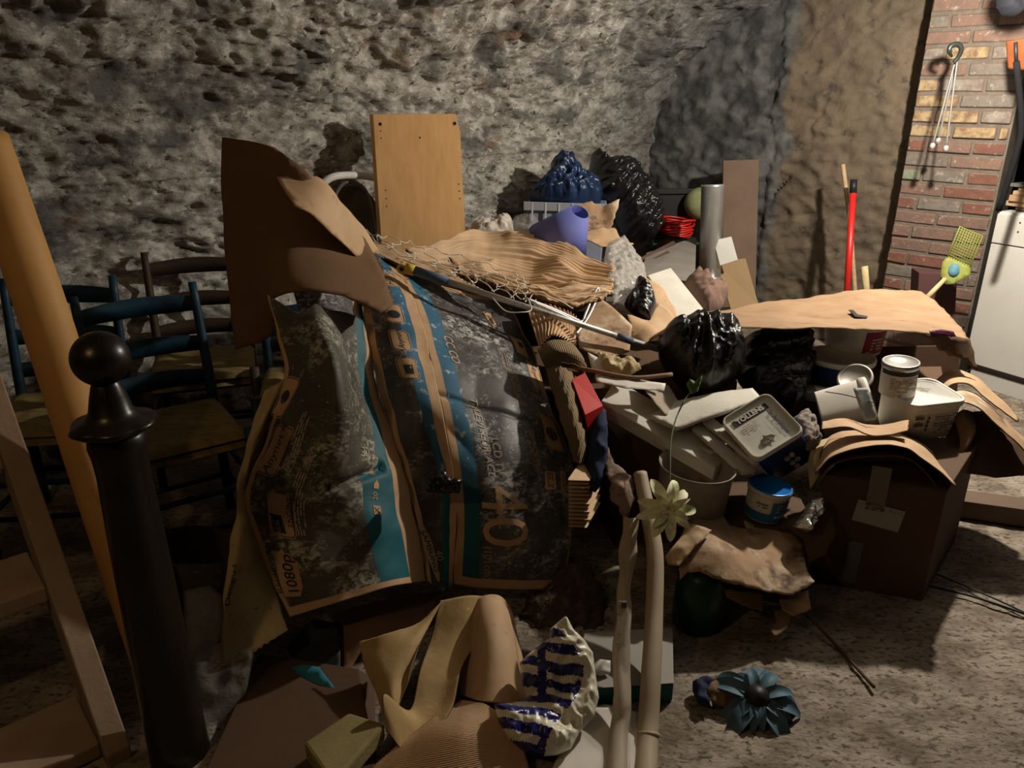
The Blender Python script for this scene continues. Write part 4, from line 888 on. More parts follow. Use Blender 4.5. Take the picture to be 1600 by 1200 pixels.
# white cabinet
cbx = thing('white_cabinet', 'white kitchen cabinet with a drawer front beside the brick pier', 'cabinet', (2.6, 3.7, 0))
CA = W(1545, 330, 3.98)+V((.03, -.04, 0)); CA.z = 0; cd_ = V((.50, -.866, 0)); cn = V((-.866, -.5, 0)); H_ = W(1545, 328, 3.98).z
def cpt(s, z, d=0): return CA+cd_*s+V((0, 0, z))+cn*d
slab('body', [cpt(0, H_), cpt(.62, H_), cpt(.62, .12), cpt(0, .12)], -cn*.5, white, cbx, .002)
slab('drawer_front', [cpt(.003, H_-.01, .018), cpt(.62, H_-.01, .018), cpt(.62, H_-.155, .018), cpt(.003, H_-.155, .018)], -cn*.017, white, cbx, .002)
slab('door', [cpt(.003, H_-.162, .018), cpt(.62, H_-.162, .018), cpt(.62, .125, .018), cpt(.003, .125, .018)], -cn*.017, white, cbx, .002)
slab('plinth', [cpt(.03, .085, -.01), cpt(.60, .085, -.01), cpt(.60, 0, -.01), cpt(.03, 0, -.01)], -cn*.02, white, cbx, .002)
slab('plinth_recess', [cpt(.03, .125, -.02), cpt(.60, .125, -.02), cpt(.60, .085, -.02), cpt(.03, .085, -.02)], -cn*.02, greyp, cbx, .0)
for z in (.04, .085): lathe('screw_hole', [(.0005, 0), (.004, 0), (.004, .002), (.0005, .002)], cpt(.12, H_-z, .0185), cn, blackp, cbx, 10)
rnd = random.Random(8); z = H_+.006
for k in range(6):
    t = rnd.uniform(.012, .03); s0 = rnd.uniform(-.01, .05); c = cpt(.25+s0, z+t/2, -.20)
    tag(obox('wood_offcut', c, (.50, .30, t), E(0, 0, -60+rnd.uniform(-5, 5)), [boardb, woodpale, kraft, woodpale, woodpale, greyp][k]), ['lowest dark wood board on the white cabinet', 'second wood board up on the white cabinet', 'brown board in the middle of the stack on the cabinet', 'thick pale wood board on the cabinet stack', 'thin pale wood board near the top of the cabinet stack', 'topmost grey board of the stack on the cabinet'][k], 'board', 'boards stacked on the cabinet'); z += t+.001
# lime mesh paddle
pd = thing('mesh_paddle', 'lime green plastic mesh paddle with a blue spot by the brick pier', 'paddle', W(1450, 470, 3.65))
PO, PX, PY = W(1500, 354, 3.72), W(1535, 369, 3.66)-W(1500, 354, 3.72), W(1469, 430, 3.66)-W(1500, 354, 3.72)
pt = lambda x, y: PO+PX*x+PY*y
lst = []
for k in range(10): lst.append(tube('', [pt(k/9, 0), pt(k/9*1.0+.0, .62)], .0022, None, seg=5, bm_only=True))
for k in range(12): lst.append(tube('', [pt(0, k/12*.62), pt(1, k/12*.62)], .0022, None, seg=5, bm_only=True))
join('mesh', lst, lime, pd); tube('frame', [pt(1.0, .62), pt(1.0, 0), pt(0, 0), pt(0, .62)], .004, lime, pd, 8, 1)
card('blade', [pt(0, .60), pt(1.0, .60), pt(1.15, .75), pt(.65, 1.05), pt(.35, 1.12), pt(.02, 1.0), pt(-.12, .75)], lime, wr=(0, 1), parent=pd, res=.02)
tube('handle', [pt(.25, 1.02), W(1442, 472, 3.62)], [.010, .014], cream, pd, 12)
bsp = card('blue_spot', [pt(.42+.24*math.cos(a), .80+.13*math.sin(a))-V((0, .006, 0)) for a in [i/10*2*math.pi for i in range(10)]], skyb, wr=(0, 1), parent=pd, res=.02, thick=.001)
tag(slab('dark_box', [(1436, 426, 3.78), (1496, 430, 3.74), (1492, 500, 3.7), (1432, 500, 3.74)], V((.02, .12, 0)), M('dark_brown_card', (.07, .03, .028), .8)), 'dark brown carton standing behind the lime mesh paddle', 'box')
# ================================================================== RIGHT PILE: BIG SHEET AND WHAT IT COVERS
bs = thing('torn_cardboard_sheet', 'large torn tan cardboard sheet lying like a roof over tubs and bags', 'cardboard', W(1300, 540, 2.7))
card('top_sheet', [(1014, 530, 2.62), (1040, 512, 2.72), (1075, 500, 2.80), (1110, 488, 2.90), (1180, 476, 3.02), (1240, 470, 3.06), (1290, 460, 3.12), (1318, 454, 3.16), (1385, 450, 3.14), (1440, 456, 3.06), (1460, 470, 2.98), (1484, 493, 2.84), (1508, 520, 2.70), (1516, 532, 2.62), (1470, 524, 2.60), (1440, 519, 2.60), (1380, 516, 2.60), (1320, 514, 2.58), (1230, 512, 2.56), (1152, 510, 2.56), (1140, 503, 2.62), (1100, 500, 2.64), (1060, 508, 2.62), (1035, 522, 2.58)],
     M('sheet_card', (.30, .19, .105), .8, (.25, .15, .08), 5, (.4, .65), .12, 50, col3=(.15, .09, .05), scale3=9, thr3=(.62, .72), stretch=(1, 3, 1)), inner=[(1300, 485, 2.84), (1400, 480, 2.86), (1200, 490, 2.80)], wr=(.010, 6), jag=.005, parent=bs, seed=4, res=.018, back=kraft_dark)
card('side_wall', [(1440, 520, 2.60), (1480, 524, 2.60), (1516, 531, 2.62), (1522, 550, 2.60), (1528, 580, 2.56), (1500, 560, 2.58), (1468, 548, 2.59), (1462, 535, 2.6)], brown_box, wr=(.006, 9), jag=.006, parent=bs, seed=6)
card('purple_mark', [(1452, 517, 2.575), (1470, 514, 2.59), (1490, 518, 2.585), (1494, 526, 2.578), (1475, 525, 2.575), (1455, 522, 2.572)], purple, wr=(0, 1), parent=bs, thick=.002, res=.008)
card('cut_slot', [(1326, 484, 2.80), (1333, 484, 2.80), (1340, 491, 2.755), (1356, 494, 2.735), (1354, 497, 2.72), (1336, 495, 2.735)], slot_shade_m, wr=(0, 1), parent=bs, thick=.002, res=.006)  # flat dark patch: the shade inside the slot is painted on
# hidden carton underneath carries the sheet and the tubs
ub = thing('large_carton', 'dark open carton full of paint tubs under the torn cardboard sheet', 'box', W(1350, 700, 2.6))
slab('back_wall', [(1170, 545, 3.0), (1500, 540, 3.0), (1490, 720, 2.9), (1180, 720, 2.9)], V((0, .006, 0)), brown_box, ub, .001)
fy = W(1300, 640, 2.7).z
slab('inner_floor', [W(1150, 628, 2.66), W(1480, 625, 2.66), W(1470, 570, 3.0), W(1190, 575, 3.0)], V((0, 0, -.006)), brown_box, ub, .001)
# black bags
tag(puff('black_bin_bag', [(1028, 530, 2.60), (1040, 512, 2.66), (1066, 502, 2.68), (1100, 500, 2.70), (1135, 508, 2.68), (1152, 525, 2.64), (1160, 560, 2.58), (1156, 590, 2.52), (1130, 606, 2.48), (1105, 616, 2.44), (1080, 612, 2.44), (1060, 594, 2.48), (1042, 575, 2.54), (1030, 552, 2.58)], black_bag, depth=.14, wr=(.012, 26), fold=(.028, 4, 22, 78), seed=8, res=.007), 'round black bin bag at the left end under the torn cardboard sheet', 'bag')
tag(puff('black_bin_bag', [(1154, 545, 2.72), (1165, 526, 2.78), (1190, 516, 2.82), (1235, 514, 2.84), (1262, 530, 2.82), (1268, 570, 2.74), (1262, 600, 2.66), (1250, 628, 2.60), (1235, 640, 2.56), (1200, 628, 2.56), (1170, 612, 2.58), (1154, 590, 2.62)], black_bag, depth=.10, wr=(.014, 24), fold=(.026, 4, 20, 12), seed=12, res=.008), 'flatter black bin bag to the right of the round one under the sheet', 'bag')
def bucket(name, label, o, ax, r, h, body, rimm, lidm=None, taper=.86, sq=0, squash=1, bands=None, grp=None, rot=0, hint=V((1, 0, 0))):
    t = thing(name, label, 'paint bucket', o, grp)
    pf = [(.0005, .0), (r*taper, 0), (r*taper, .004), (r*(taper+1)/2, h*.5), (r*.985, h*.90), (r*.985, h), (r*.955, h), (r*taper*.96, .01), (.0005, .008)]
    lathe('body', pf, o, ax, body, t, 56, hint, sq, squash, rot)
    rm = [(r*.985, h*.86), (r*1.035, h*.87), (r*1.04, h*.98), (r*1.03, h*1.01), (r*.95, h*1.01), (r*.95, h*.96)]
    lathe('rim', rm, o, ax, rimm, t, 56, hint, sq, squash, rot)
    if lidm: lathe('lid', [(r*1.02, h*.97), (r*1.03, h*1.02), (r*.98, h*1.035), (r*.93, h*1.03), (r*.91, h*1.0), (.0005, h*1.0)], o, ax, lidm, t, 56, hint, sq, squash, rot)
    return t
def cyl_map(o, ax, hint, r0, r1, h, th0, sq=0, squash=1):
    s, t, a = basis(ax, hint)
    def f(x, y):   # x round, y up
        z = y; r = r0+(r1-r0)*z/h; th = th0+x/r; return o+(s*math.cos(th)+t*math.sin(th)*squash)*(r+.0018)+a*z
    return f
b1 = bucket('paint_bucket', 'round tub with a pale rim in the dark behind the small paint can', W(1306, 608, 2.72), UP, .118, .135, navy_tub, plaster_tub, None)
fm = cyl_map(W(1306, 608, 2.72), UP, V((1, 0, 0)), .101, .116, .135, R(-80)); patch('wrap_label', [(-.04, .02), (.09, .02), (.09, .105), (-.04, .105)], fm, plaster_tub, b1)
b2 = bucket('paint_bucket', 'white tub with magenta label right under the torn sheet', W(1332, 545, 2.86), UP, .115, .13, plaster_tub, plaster_tub)
fm = cyl_map(W(1332, 545, 2.86), UP, V((1, 0, 0)), .099, .113, .13, R(-62)); patch('magenta_label', [(-.06, .01), (.06, .01), (.06, .10), (-.06, .10)], fm, magenta, b2); scribble('label_lettering', .05, .05, 4, lambda x, y: cyl_map(W(1332, 545, 2.86), UP, V((1, 0, 0)), .101, .115, .13, R(-66))(x, y+.05), plaster_tub, b2, 4)
cnl = lathe('can_lid', [(.0005, 0), (.058, 0), (.060, .004), (.058, .010), (.05, .010), (.048, .005), (.0005, .005)], W(1336, 592, 2.50), V((-.45, -.45, .8)), M('can_lid_dull', (.30, .28, .24), .5, metal=.4), seg=48)
tag(cnl, 'dull round can lid leaning left of the small paint can', 'lid')
# rectangular white tub with the can on it
rt = thing('rectangular_tub', 'white rectangular paint tub with printed side, the small can stands on it', 'paint bucket', W(1425, 680, 2.32))
o = W(1424, 672, 2.40)+V((0, 0, .012))
def rtub(par, o, ax, hint, w_, d_, h, body, rimm, fill):
    s, t, a = basis(ax, hint); rings = []
    for (k, z, rr) in ((.90, 0, .03), (.98, h*.82, .034), (1.0, h, .035), (.965, h, .034), (.94, h*.94, .033)):
        rings.append([o+s*x+t*y+a*z for x, y in rrect(w_*k, d_*k, rr, 6)])
    vs = [p for r in rings for p in r]; n = len(rings[0]); fs = [[i*n+k, i*n+(k+1) % n, (i+1)*n+(k+1) % n, (i+1)*n+k] for i in range(4) for k in range(n)]+[list(range(n))[::-1], [4*n+k for k in range(n)]]
    mi = [0]*(len(fs)-1)+[1]; mk('body', vs, fs, [body, fill], par, True, mi)
    rings = []
    for (k, z) in ((.99, h*.86), (1.035, h*.87), (1.045, h*1.0), (1.02, h*1.02), (.97, h*1.01)): rings.append([o+s*x+t*y+a*z for x, y in rrect(w_*k, d_*k, .037, 6)])
    vs = [p for r in rings for p in r]; mk('rim', vs, [[i*n+k, i*n+(k+1) % n, (i+1)*n+(k+1) % n, (i+1)*n+k] for i in range(4) for k in range(n)], rimm, par)
    return s, t, a
ax = V((.02, -.10, 1)).normalized(); s, t, a = rtub(rt, o, ax, V((.97, .24, 0)), .215, .17, .135, plaster_tub, plaster_tub, M('dried_paint', (.6, .58, .52), .7, (.3, .26, .2), 12, (.55, .65)))
fp = lambda x, y: o+s*x+t*(-.0838-.05*0-(y/.135)*.0035)*1.0+a*y-t*.003
scribble('side_print', .085, .075, 9, lambda x, y: fp(x+.035, y+.062), ink, rt, 5, .5)
scribble('side_print', .035, .05, 2, lambda x, y: fp(x-.066, y+.075), ink, rt, 6, .9)
for k in range(4): patch('pictogram', rrect(.010, .010, .001), lambda x, y, k=k: fp(x-.032, y+.042+k*.015), ink, rt)
pc = bucket('paint_can', 'small white paint can with dark top band standing on the rectangular tub', W(1401, 612, 2.40), V((-.07, -.05, 1)), .056, .108, plaster_tub, M('can_rim', (.35, .34, .32), .35, metal=.6), M('can_top', (.42, .40, .37), .4, metal=.4), taper=1.0)
cm = cyl_map(W(1401, 612, 2.40), V((-.07, -.05, 1)), V((1, 0, 0)), .056, .056, .108, R(-90))
patch('dark_band', [(-.085, .078), (.085, .078), (.085, .100), (-.085, .100)], cm, ink, pc); scribble('can_print', .10, .05, 7, lambda x, y: cm(x, y+.045), greyprint, pc, 9)
# white tub lying on its side at left of it
lt = bucket('paint_bucket', 'dirty white tub lying on its side left of the rectangular tub', W(1282, 652, 2.46), V((.80, -.20, .30)).normalized(), .088, .165, plaster_tub, plaster_tub, plaster_tub, taper=.9, sq=.25)
tu = lathe('tin_can', [(.0005, 0), (.030, 0), (.031, .002), (.031, .085), (.029, .085), (.029, .006), (.0005, .006)], W(1295, 618, 2.62), V((-.86, -.25, .22)), metal, seg=36); tag(tu, 'small shiny metal tin lying between black bag and white tub', 'tin')
cap_ = tag(card('blue_printed_label', [(1333, 606, 2.31), (1356, 606, 2.30), (1372, 655, 2.24), (1352, 658, 2.24), (1344, 640, 2.26)], M('faded_blue_print', (.22, .26, .30), .7, (.45, .44, .40), 20, (.4, .6)), wr=(.002, 9), thick=.001, res=.01), 'faded blue printed paper label between the two white tubs', 'label')
tag(tube('dark_wire', [(1290, 612, 2.42), (1325, 618, 2.32), (1368, 630, 2.26)], .0016, blackp, seg=6), 'thin dark wire lying across the white tubs', 'wire')
# ================================================================== BIG CARTON RIGHT
bc = thing('brown_carton', 'large closed dark brown carton with white label standing on the floor', 'box', W(1370, 930, 2.1))
A1, A2 = G(1262, 905), G(1440, 940); A1z, A2z = V((0, 0, .385)), V((0, 0, .39))
A3 = G(1492, 845); d3 = A3-A2
hexa('body', [A1, A2, A2+d3, A1+d3, A1+A1z, A2+A2z, A2+d3+A2z, A1+d3+A1z], brown_box, bc, .003)
fr = (A2-A1).normalized(); fo = A1; fmf = lambda x, y: fo+fr*x+V((0, 0, y))+V((fr.y, -fr.x, 0))*.003
wF = (A2-A1).length
patch('packing_tape', rrect(.055, .15, .001), lambda x, y: fmf(x+wF*.46, y+.365), M('clear_tape', (.16, .12, .09), .25), bc)
patch('packing_tape', rrect(.042, .15, .001), lambda x, y: fmf(x+wF*.36, y+.095), M('grey_tape', (.13, .115, .10), .4), bc)
rl = lambda x, y: fmf(wF*.50+x*math.cos(R(-7))-y*math.sin(R(-7)), .275+x*math.sin(R(-7))+y*math.cos(R(-7)))
patch('address_label', rrect(.135, .075, .001), rl, M('label_paper', (.34, .31, .27), .7), bc); scribble('label_print', .125, .016, 3, lambda x, y: (lambda p: p+V((fr.y, -fr.x, 0))*.0012)(rl(x, y+.026)), greyprint, bc, 2)
# curved flaps lying open over its top
def flap(lab, rows, seed, mat=kraft_pale, back=kraft_dark, jag=.02, nm='carton_flap', par=None):
    o_ = sheet(nm, Surf(rows, .006, 8, seed), [mat, back], 40, 26, jag=jag, parent=par)
    if par is None: tag(o_, lab, 'cardboard')
    return o_
flap('x', [[(1272, 705, 2.24), (1300, 680, 2.28), (1345, 672, 2.28), (1400, 676, 2.28), (1440, 690, 2.28), (1486, 735, 2.30)], [(1272, 740, 2.10), (1300, 712, 2.10), (1350, 698, 2.09), (1400, 698, 2.08), (1440, 712, 2.06), (1490, 762, 2.00)]], 3, par=bc)
flap('x', [[(1280, 720, 2.22), (1310, 700, 2.25), (1350, 690, 2.26), (1400, 690, 2.26), (1440, 705, 2.26), (1480, 745, 2.28)], [(1274, 757, 2.11), (1300, 728, 2.11), (1350, 712, 2.11), (1402, 712, 2.10), (1440, 730, 2.07), (1480, 775, 2.01)]], 5, mat=kraft_dark, par=bc)
flap('curled brown cardboard strip lying in front of the white tubs', [[(1285, 658, 2.24), (1320, 652, 2.26), (1360, 664, 2.25), (1420, 656, 2.24)], [(1284, 672, 2.19), (1325, 668, 2.17), (1365, 680, 2.17), (1418, 672, 2.17)]], 7, mat=kraft_pale, nm='cardboard_strip')
flap('narrow cream cardboard edge folded at the left of the brown carton', [[(1270, 690, 2.22), (1282, 688, 2.24), (1296, 684, 2.25)], [(1262, 730, 2.16), (1272, 716, 2.16), (1280, 712, 2.17)], [(1266, 765, 2.12), (1274, 752, 2.12), (1284, 742, 2.13)]], 9, mat=cream, nm='cardboard_edge')
flap('upper arched cardboard flap at the right side of the pile', [[(1452, 600, 2.62), (1482, 578, 2.66), (1510, 580, 2.64), (1550, 608, 2.58), (1592, 655, 2.46)], [(1470, 612, 2.50), (1490, 600, 2.50), (1515, 602, 2.50), (1545, 625, 2.45), (1590, 658, 2.42)]], 2, mat=kraft_pale, nm='arched_flap')
flap('lower arched cardboard flap with ragged edge at right side of the pile', [[(1478, 622, 2.48), (1500, 610, 2.50), (1530, 618, 2.48), (1570, 650, 2.42), (1606, 690, 2.34)], [(1478, 655, 2.36), (1500, 630, 2.34), (1528, 636, 2.34), (1565, 670, 2.30), (1604, 706, 2.26)]], 12, mat=kraft_dirty, nm='arched_flap', jag=.05)
flap('dark twisted cardboard strip hanging under the ragged arched flap', [[(1490, 650, 2.36), (1505, 640, 2.36), (1520, 642, 2.38)], [(1500, 690, 2.30), (1515, 680, 2.30), (1524, 670, 2.32)], [(1492, 722, 2.26), (1500, 715, 2.26), (1512, 700, 2.28)]], 14, mat=kraft_dark, nm='cardboard_strip')
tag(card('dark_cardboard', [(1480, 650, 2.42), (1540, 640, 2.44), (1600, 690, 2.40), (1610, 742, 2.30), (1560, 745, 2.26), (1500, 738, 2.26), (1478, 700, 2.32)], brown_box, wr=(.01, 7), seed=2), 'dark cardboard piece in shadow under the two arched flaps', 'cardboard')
# ================================================================== CENTRE: BLACK/WHITE BITS
rbx = slab('red_box', [(893, 592, 2.29), (914, 582, 2.33), (942, 634, 2.22), (914, 648, 2.16)], V((.02, .04, -.10)), redb, None, .002); tag(rbx, 'bright red small box wedged beside the olive wrap', 'box')
tag(puff('navy_cloth', [(916, 640, 2.26), (940, 640, 2.28), (945, 690, 2.2), (942, 750, 2.12), (930, 770, 2.08), (912, 760, 2.08), (914, 700, 2.16)], navy, depth=.05, wr=(.010, 14), seed=2), 'dark navy cloth hanging below the red box', 'cloth')
tag(tube('wooden_lath', [(868, 568, 2.42), (930, 580, 2.36), (990, 590, 2.34), (1050, 585, 2.38)], .0075, M('lath_wood', (.24, .13, .08), .8), seg=8), 'thin brown wooden lath lying across the papers', 'stick')
for k, (o_, y, m_, lb_) in enumerate([
    ([(918, 550, 2.46), (940, 562, 2.42), (965, 590, 2.36), (950, 600, 2.33), (925, 578, 2.40)], 0, paper, 'small white paper sheet upright left of the cream crumpled paper'),
    ([(930, 585, 2.36), (985, 592, 2.34), (1040, 600, 2.34), (1038, 610, 2.31), (980, 606, 2.29), (932, 596, 2.31)], 0, paper, 'long white paper strip on top of the polystyrene plank'),
    ([(1000, 592, 2.40), (1045, 602, 2.42), (1068, 640, 2.34), (1040, 650, 2.28), (1010, 615, 2.33)], 0, M('greyed_card', (.35, .28, .21), .8), 'grey-brown card lying between polystyrene plank and black bag')]):
    tag(card('paper_sheet' if k < 2 else 'card_sheet', o_, m_, wr=(.004, 14), thick=.0015, seed=k+2, res=.012), lb_, 'paper')
tag(puff('crumpled_paper', [(932, 548, 2.48), (945, 558, 2.46), (975, 562, 2.44), (985, 560, 2.44), (1002, 576, 2.40), (985, 585, 2.36), (955, 582, 2.36), (940, 570, 2.40)], cream, depth=.02, wr=(.014, 26), seed=3, res=.007), 'crumpled cream paper below the plain cardboard piece', 'paper')
# polystyrene planks
pl = slab('polystyrene_plank', [(938, 628, 2.30), (962, 592, 2.42), (1150, 700, 2.26), (1118, 732, 2.16)], V((0, .015, -.052)), poly, None, .004); tag(pl, 'long thick polystyrene plank sloping down left of the lidded tub', 'polystyrene', 'broken polystyrene planks')
for k, (q, th, lb_) in enumerate([
    ([(1012, 655, 2.28), (1022, 648, 2.32), (1125, 613, 2.40), (1180, 605, 2.44)], .012, ''),
    ([(1082, 668, 2.26), (1096, 660, 2.30), (1180, 735, 2.12), (1160, 738, 2.10)], .014, 'lower narrow polystyrene plank pointing at the small blue bucket'),
    ([(1098, 657, 2.28), (1114, 652, 2.31), (1194, 718, 2.14), (1178, 722, 2.12)], .014, 'upper narrow polystyrene plank touching the lidded tub'),
    ([(1060, 684, 2.27), (1090, 668, 2.30), (1132, 702, 2.22), (1112, 706, 2.20)], .014, 'short polystyrene offcut lying on the long thick plank')]):
    if k == 0: q = [(1022, 650, 2.27), (1050, 632, 2.33), (1180, 607, 2.44), (1150, 638, 2.30)]; q = [(1016, 650, 2.28), (1050, 628, 2.36), (1176, 606, 2.46), (1190, 622, 2.36), (1140, 640, 2.28), (1056, 668, 2.22)]; lb_ = 'flat polystyrene sheet under the green flower bud'
    q3 = pp(q)
    if k == 0: o_ = card('polystyrene_plank', q3, poly, wr=(.001, 9), thick=.012, jag=.002)
    else: o_ = slab('polystyrene_plank', q3, V((0, .004, -th)), poly, None, .002)
    tag(o_, lb_, 'polystyrene', 'broken polystyrene planks')
# the square tub with lettered lid
tl = thing('square_tub', 'navy square paint tub tipped over with a lettered cream lid', 'paint bucket', W(1200, 740, 2.2))
LA, LB, LC, LD = W(1133, 656, 2.24), W(1211, 604, 2.30), W(1246, 682, 2.14), W(1172, 722, 2.10)
LO = (LA+LB+LC+LD)/4; ex_ = ((LB-LA)+(LC-LD)).normalized(); lw = ((LB-LA).length+(LC-LD).length)/2; n_ = ex_.cross((LA-LD)+(LB-LC)).normalized(); n_ = n_ if n_.y < 0 else -n_; ey_ = n_.cross(ex_).normalized(); lh = ((LA-LD).length+(LB-LC).length)/2
ey_ = ey_ if ey_.z > 0 else -ey_
def ring(k, z, r, kk=1.0): return [LO+ex_*x+ey_*y+n_*z for x, y in rrect(lw*k, lh*k, r, 6)]
def loft(name, rings, mat, par, caps=True, mi=None):
    n = len(rings[0]); vs = [p for r in rings for p in r]; fs = [[i*n+k, i*n+(k+1) % n, (i+1)*n+(k+1) % n, (i+1)*n+k] for i in range(len(rings)-1) for k in range(n)]
    if caps: fs += [list(range(n))[::-1], [(len(rings)-1)*n+k for k in range(n)]]
    return sharp(mk(name, vs, fs, mat, par), 40)
loft('lid', [ring(.98, -.022, .022), ring(1.0, -.02, .024), ring(1.01, 0, .026), ring(.985, .006, .026), ring(.955, .006, .025), ring(.93, -.004, .022)], tollens_lid, tl)
dv = V((.10, .09, -.13)); loft('body', [ring(.96, -.012, .022), [p+dv*.5 for p in ring(.93, -.012, .022)], [p+dv for p in ring(.88, -.012, .022)]], navy_tub, tl)
lm = lambda x, y: LO+ex_*x+ey_*y-n_*.002; hw, hh = lw/2, lh/2
lm2 = lambda x, y: LO+ex_*x+ey_*y-n_*.0008
patch('name_band', rrect(lw*.70, .022, .001), lambda x, y: lm(x-.004, y+hh*.58), ink, tl); text('name_lettering', 'TOLLENS', .023, lambda x, y: lm2(x*1.05-.004, y+hh*.58), tollens_lid, tl, bold=.0009)
c_, s_ = 0, -1
text('product_lettering', 'le Acrylique', .023, lambda x, y: lm2(hw*.55+y, -hh*.20-x*.85), M('print_blue', (.03, .04, .16), .5), tl)
text('product_lettering', 'le Acrylique mat velouté', .007, lambda x, y: lm2(hw*.32+y, -hh*.22-x), ink, tl)
scribble('lid_print', .05, .028, 4, lambda x, y: lm2(x-hw*.30, y+hh*.18), greyprint, tl, 3)
patch('pictured_dog', [(-.032, -.008), (-.028, .004), (-.012, .010), (-.008, .020), (-.003, .012), (.016, .006), (.022, -.004), (.010, -.010), (.006, -.022), (-.004, -.012), (-.022, -.014)], lambda x, y: lm2(x-hw*.12, y-hh*.52), M('print_brown', (.07, .055, .04), .6, (.25, .2, .15), 60, (.5, .6)), tl)
sdir = LC-LD
for (a_, b_) in ((.62, .42), (.74, .38), (.66, .62), (.78, .60), (.70, .80)):
    c = (LD.lerp(LC, a_)+dv*b_+V((0, -.006, -.004))); tag_ = lathe('badge', [(.0005, 0), (.009, 0), (.009, .001), (.0005, .001)], c, V((-.1, -.9, .15)), greyprint, tl, 14)
# small round blue-lidded bucket
bb = bucket('paint_bucket', 'small round paint bucket with bright blue lid near the cream flower', W(1192, 803, 2.13), V((.10, -.04, 1)), .066, .105, plaster_tub, plaster_tub, tub_blue, taper=.88)
cm = cyl_map(W(1192, 803, 2.13), V((.10, -.04, 1)), V((1, 0, 0)), .058, .066, .105, R(-78))
patch('lower_band', [(-.11, .004), (.09, .004), (.09, .036), (-.11, .036)], cm, tub_teal, bb); patch('front_label', [(-.018, .02), (.07, .02), (.07, .080), (-.018, .080)], lambda x, y: (lambda p: p+V((0, -.0012, 0)))(cm(x, y)), tub_teal, bb)
scribble('label_print', .06, .04, 5, lambda x, y: (lambda p: p+V((0, -.0028, 0)))(cm(x+.026, y+.056)), greyprint, bb, 4); scribble('side_print', .035, .02, 2, lambda x, y: cm(x-.048, y+.062), ink, bb, 7)
for k in range(4): patch('pictogram', rrect(.008, .008, .001), lambda x, y, k=k: (lambda p: p+V((0, -.0028, 0)))(cm(x+.0+k*.012, y+.028)), plaster_tub, bb)
tag(puff('grey_rag', [(1236, 655, 2.30), (1258, 642, 2.34), (1272, 660, 2.30), (1282, 690, 2.24), (1272, 705, 2.2), (1256, 695, 2.2), (1245, 675, 2.25)], rag_grey, depth=.03, wr=(.012, 40), jag=.006, seed=4, res=.006), 'fluffy dusty grey rag between the lettered tub and brown carton', 'rag')
# enamel pot
ep = thing('enamel_pot', 'old stained grey enamel pot under the polystyrene planks', 'pot', W(1085, 790, 2.15))
lathe('body', [(.0005, -.045), (.096, -.045), (.106, -.035), (.112, .10), (.116, .125), (.120, .128), (.118, .132), (.108, .12), (.104, .012), (.0005, .008)], W(1080, 782, 2.14), V((.06, -.03, 1)), enamel, ep, 64)
tag(obox('dark_carton', V((W(1010, 690, 2.42).x, 2.44, .205)), (.26, .22, .41), E(0, 0, 12), brown_box), 'dark brown carton in the shade under the long polystyrene plank', 'box')
tag(obox('dark_carton', V((W(1150, 860, 2.22).x, 2.22, .115)), (.40, .30, .23), E(0, 0, -6), brown_box), 'low brown carton that carries the pot and the small blue-lidded bucket', 'box')
# cream flower
def flower(name, label, c, n, r, npet, pm, cm_, rings=2, seed=1, stem=None, cone=True, width=.30, lo=14, st_=30):
    t = thing(name, label, 'flower', c); s, u, a = basis(n); rnd = random.Random(seed)
    for rg in range(rings):
        m = npet-rg*2
        for k in range(m):
            th = 2*math.pi*(k+rg*.5)/m+rnd.uniform(-.12, .12); L = r*(1-.30*rg)*rnd.uniform(.85, 1.1); el = R(lo+st_*rg+rnd.uniform(-14, 16)); vs = []; fs = []
            d = s*math.cos(th)+u*math.sin(th); sd = a.cross(d)
            for i in range(9):
                q = i/8; wd = L*width*(math.sin(math.pi*min(q*.92+.08, 1))**.75); cv = el-q*q*.7; p = c+d*(L*q*math.cos(cv))+a*(L*q*math.sin(cv)+.005*rg)
                for j in range(5): f_ = (j-2)/2; vs.append(p+sd*wd*.5*f_+a*(abs(f_)**2*wd*.22))
            for i in range(8):
                for j in range(4): fs.append([i*5+j, i*5+j+1, i*5+6+j, i*5+5+j])
            n0 = len(vs); vs += [v-a*.0012 for v in vs]; fs += [[x+n0 for x in f[::-1]] for f in fs]
            mk('petal', vs, fs, pm, t)
    if cone: lathe('flower_centre', [(.0005, 0), (r*.22, .002), (r*.20, r*.12), (r*.10, r*.20), (.0005, r*.22)], c+a*.004, a, cm_, t, 20)
    if stem: tube('stem', stem, .0022, stemg, t, 7)
    return t
fc = W(1044, 795, 1.86)
fl = flower('artificial_flower', 'cream artificial flower with long petals above the paper rolls', fc, V((-.1, -.85, .5)), .095, 9, petal_c, petal_c, 3, 3, width=.33)
fs_ = thing('flower_stem', 'long thin plant stem with a green bud leaning over the polystyrene', 'stem', W(1047, 730, 1.9))
tube('stalk', [(1046, 770, 1.90), (1047, 730, 1.96), (1048, 690, 2.04), (1056, 655, 2.12), (1070, 625, 2.2), (1080, 612, 2.22)], .0024, stemg, fs_, 7)
puff('bud', [(1072, 600, 2.2), (1078, 592, 2.2), (1086, 596, 2.2), (1098, 585, 2.2), (1094, 600, 2.2), (1090, 612, 2.2), (1080, 616, 2.2)], leafg, depth=.010, wr=(.006, 60), parent=fs_, res=.005, seed=2)
